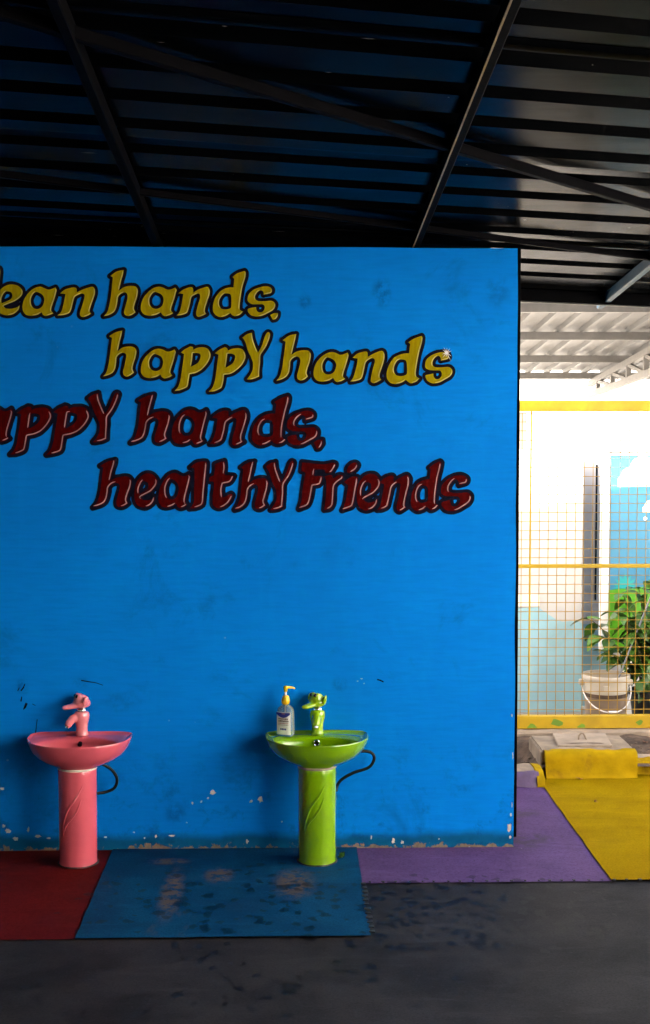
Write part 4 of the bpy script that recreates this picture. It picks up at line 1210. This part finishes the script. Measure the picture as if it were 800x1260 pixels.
pa = at(757, 845, KY-.02); pb2 = at(812, 706, KY+.02)
pl = MB().tube([pa, pa+(pb2-pa)*.45, pb2], .0052, 10).build('metal_pole', M['pole'], smooth=True); tag(pl, 'thin grey metal pole leaning out of the cream bucket', 'pole')

PY = 2.22
ppos = at(801, 868, PY)
pot = empty('planter', (ppos.x, PY, 0)); tag(pot, 'black plastic plant pot beside the cream bucket', 'plant pot')
ph = at(801, 848, PY).z
open_lathe([(.02, .003), (.095, 0.0), (.10, .01), (.118, ph-.03), (.126, ph-.028), (.126, ph), (.116, ph), (.11, ph-.05)], 30).build('pot_wall', M['pot'], pot, smooth=True, angle=50)
MB().lathe([(.112, ph-.06), (.112, ph-.04), (.03, ph-.035)], 24).build('potting_soil', M['soil'], pot, smooth=True)
plant = empty('leafy_plant', (ppos.x, PY, ph-.04)); tag(plant, 'bushy plant with broad glossy leaves growing behind the bucket', 'plant')
def leaf_mesh(seed):
    rnd = random.Random(seed); mb = MB(); n = 7; vs = []; fs = []
    bend = rnd.uniform(.1, .5)
    for i in range(n):
        t = i/(n-1); w = .30*math.sin(math.pi*min(1, t*.93+.03))**.8*(1-.35*t)
        z = -bend*t*t
        wav = .02*math.sin(t*9+seed)
        vs += [(t, -w, z+.30*w+wav), (t, 0, z), (t, w, z+.30*w-wav)]
    for i in range(n-1):
        a = i*3; fs += [(a, a+3, a+4, a+1), (a+1, a+4, a+5, a+2)]
    mb.add(vs, fs); me = mb.mesh('leaf'); me.materials.append(M['leaf']); me.shade_smooth(); return me
leaf_ms = [leaf_mesh(s) for s in range(6)]
rnd = random.Random(11)
def add_leaf(base, direction, size, roll):
    o = bpy.data.objects.new('leaf', rnd.choice(leaf_ms)); col.objects.link(o); o.parent = plant
    d = Vector(direction).normalized()
    q = d.to_track_quat('X', 'Z')
    o.rotation_euler = (q.to_matrix() @ Matrix.Rotation(roll, 3, 'X')).to_euler()
    o.location = base; o.scale = (size, size*rnd.uniform(.85, 1.25), size)
nl = 0
ctr = at(790, 785, PY) - Vector((ppos.x, PY, ph-.04))
for s in range(16):
    a = rnd.uniform(0, 6.28); reach = rnd.uniform(.05, .24)
    topv = Vector((ctr.x + reach*math.cos(a)*1.25, reach*math.sin(a)*.75, rnd.uniform(.22, .62)))
    if s < 3: topv = Vector((-.27 - .05*s, -.06 + .05*s, .26 + .09*s))
    if s == 3: topv = Vector((-.06, -.03, .66))
    if s == 4: topv = Vector((.12, -.02, .70))
    b0 = Vector((.05*math.cos(a), .05*math.sin(a), 0)); pts = []
    for i in range(9):
        t = i/8; p_ = b0*(1-t) + topv*t; p_.z = topv.z*(1-(1-t)**1.6)
        pts.append(p_)
    MB().tube(pts, [.006*(1-.6*i/8) for i in range(9)], 6).build('stem', M['stem'], plant, smooth=True)
    for i in range(2, 9):
        for rep in range(2 if i > 3 else 1):
            f = i - rnd.random()*.6; k = int(min(f, 7)); p_ = pts[k].lerp(pts[k+1], f-k if f-k < 1 else 1)
            aa = rnd.uniform(0, 6.28)
            d = Vector((math.cos(aa), math.sin(aa) - .35, rnd.uniform(-.75, .25)))
            add_leaf(p_, d, rnd.uniform(.085, .140), rnd.uniform(-.6, .6)); nl += 1
# a low skirt of hanging leaves
for i in range(26):
    aa = rnd.uniform(0, 6.28); rr = rnd.uniform(.05, .14)
    add_leaf(Vector((rr*math.cos(aa), rr*math.sin(aa)-.03, rnd.uniform(.02, .25))), Vector((math.cos(aa), math.sin(aa)-.3, -.9)), rnd.uniform(.08, .12), rnd.uniform(-.5,.5))

# ------------------------------------------------------------------ neighbouring canopy
cano = empty('canopy', (0, 0, 0)); tag(cano, 'pale corrugated canopy roof with purlins and a truss above the yard', 'canopy')
def can_z(d): return 2.76 - .085*(d - 9.0)
CX0, CX1 = -1.0, 7.5
d0, d1 = 8.9, 15.0
RP = .205
xk = CX0; ci = 0
while xk < CX1:
    x1 = min(xk + RP*5, CX1); mb = MB(); prof = []
    m = int(round((x1-xk)/RP))
    for k in range(m):
        a = xk + k*RP
        prof += [(a, 0), (a+.075, 0), (a+.085, .04), (a+.12, .04), (a+.13, 0)]
    prof.append((xk + m*RP, 0))
    vs = []
    ds = lin(d0, d1, 6)
    for d in ds:
        for (xx, h) in prof: vs.append((xx, d-5.48, can_z(d) + .07 - h))
    n = len(prof); fs = [(i*n+j, i*n+j+1, (i+1)*n+j+1, (i+1)*n+j) for i in range(len(ds)-1) for j in range(n-1)]
    o = mb.add(vs, fs).build('canopy_sheet', M['canopy'], cano)
    so = o.modifiers.new('thickness', 'SOLIDIFY'); so.thickness = .0012; so.offset = 1
    xk = x1; ci += 1
for d in (9.3, 10.75, 12.15, 13.6, 14.9):
    MB().bar((CX0, d-5.48, can_z(d)), (CX1, d-5.48, can_z(d)), .06, .07).build('purlin', M['canopy_steel'], cano)
for tx in (3.28, 6.6):
    def tp(d, dz): return (tx, d-5.48, can_z(d) - .075 + dz)
    MB().bar(tp(d0,0), tp(d1,0), .06, .06).build('top_chord', M['canopy_steel'], cano)
    MB().bar(tp(d0+.4,-.30), tp(d1,-.12), .06, .06).build('bottom_chord', M['canopy_steel'], cano)
    for i in range(9):
        da = d0 + .5 + i*.65; f = (da-d0-.4)/(d1-d0-.4); z2 = -.30 + .18*f
        MB().bar(tp(da, -.02), tp(da, z2), .045, .045, (1,0,0)).build('strut', M['canopy_steel'], cano)
        if i < 8: MB().bar(tp(da, z2+.01), tp(da+.65, -.02), .035, .035, (1,0,0)).build('diagonal', M['canopy_steel'], cano)
    for d in (d0+.3,):
        MB().box(tx-.04, tx+.04, d-5.52, d-5.44, -.02, can_z(d)-.05).build('post', M['canopy_steel'], cano)
# ------------------------------------------------------------------ white building across the yard
WB = 12.4
bld = empty('white_building', (0, WB, 0)); tag(bld, 'white building across the yard above the courtyard wall', 'building')
MB().box(-6, 16, 0, 6, -.02, 3.6).build('wall', M['yard_white'], bld)
MB().box(-6.2, 16.2, -.25, 6.2, 3.602, 3.72).build('roof_slab', M['cream'], bld, bevel=.01)
for i in range(4):
    xx = 4.6 + i*2.9
    w = MB().box(xx, xx+1.2, -.03, .02, 1.0, 2.2).build('window', M['canopy_steel'], bld)
    MB().box(xx+.06, xx+1.14, -.05, -.031, 1.06, 2.14).build('pane', M['grey_wall'], w)
GC = 7.0
g0 = at(638, 510, GC); g1 = at(648.5, 510, GC)
col_ = MB().box(g0.x-.35, g1.x, 0, .18, -.02, 1.83).build('yard_pillar', M['grey_wall']); col_.location.y = GC
tag(col_, 'grey pillar standing in the yard behind the low white wall', 'pillar', kind='thing')

# unseen white house added so its sunlit front lights the wall sideways
hs = empty('side_bounce_house', (5.0, 0, 0)); tag(hs, 'added white house front bouncing sun into the open side of the shelter', kind='structure')
MB().box(0, 4, -8.0, .9, -.02, 4.3).build('wall', M['bounce_white'], hs)  # front of the added house, bounces sun sideways
MB().box(-.3, 4.3, -8.2, 1.1, 4.302, 4.42).build('roof_slab', M['cream'], hs, bevel=.01)  # roof of the added house
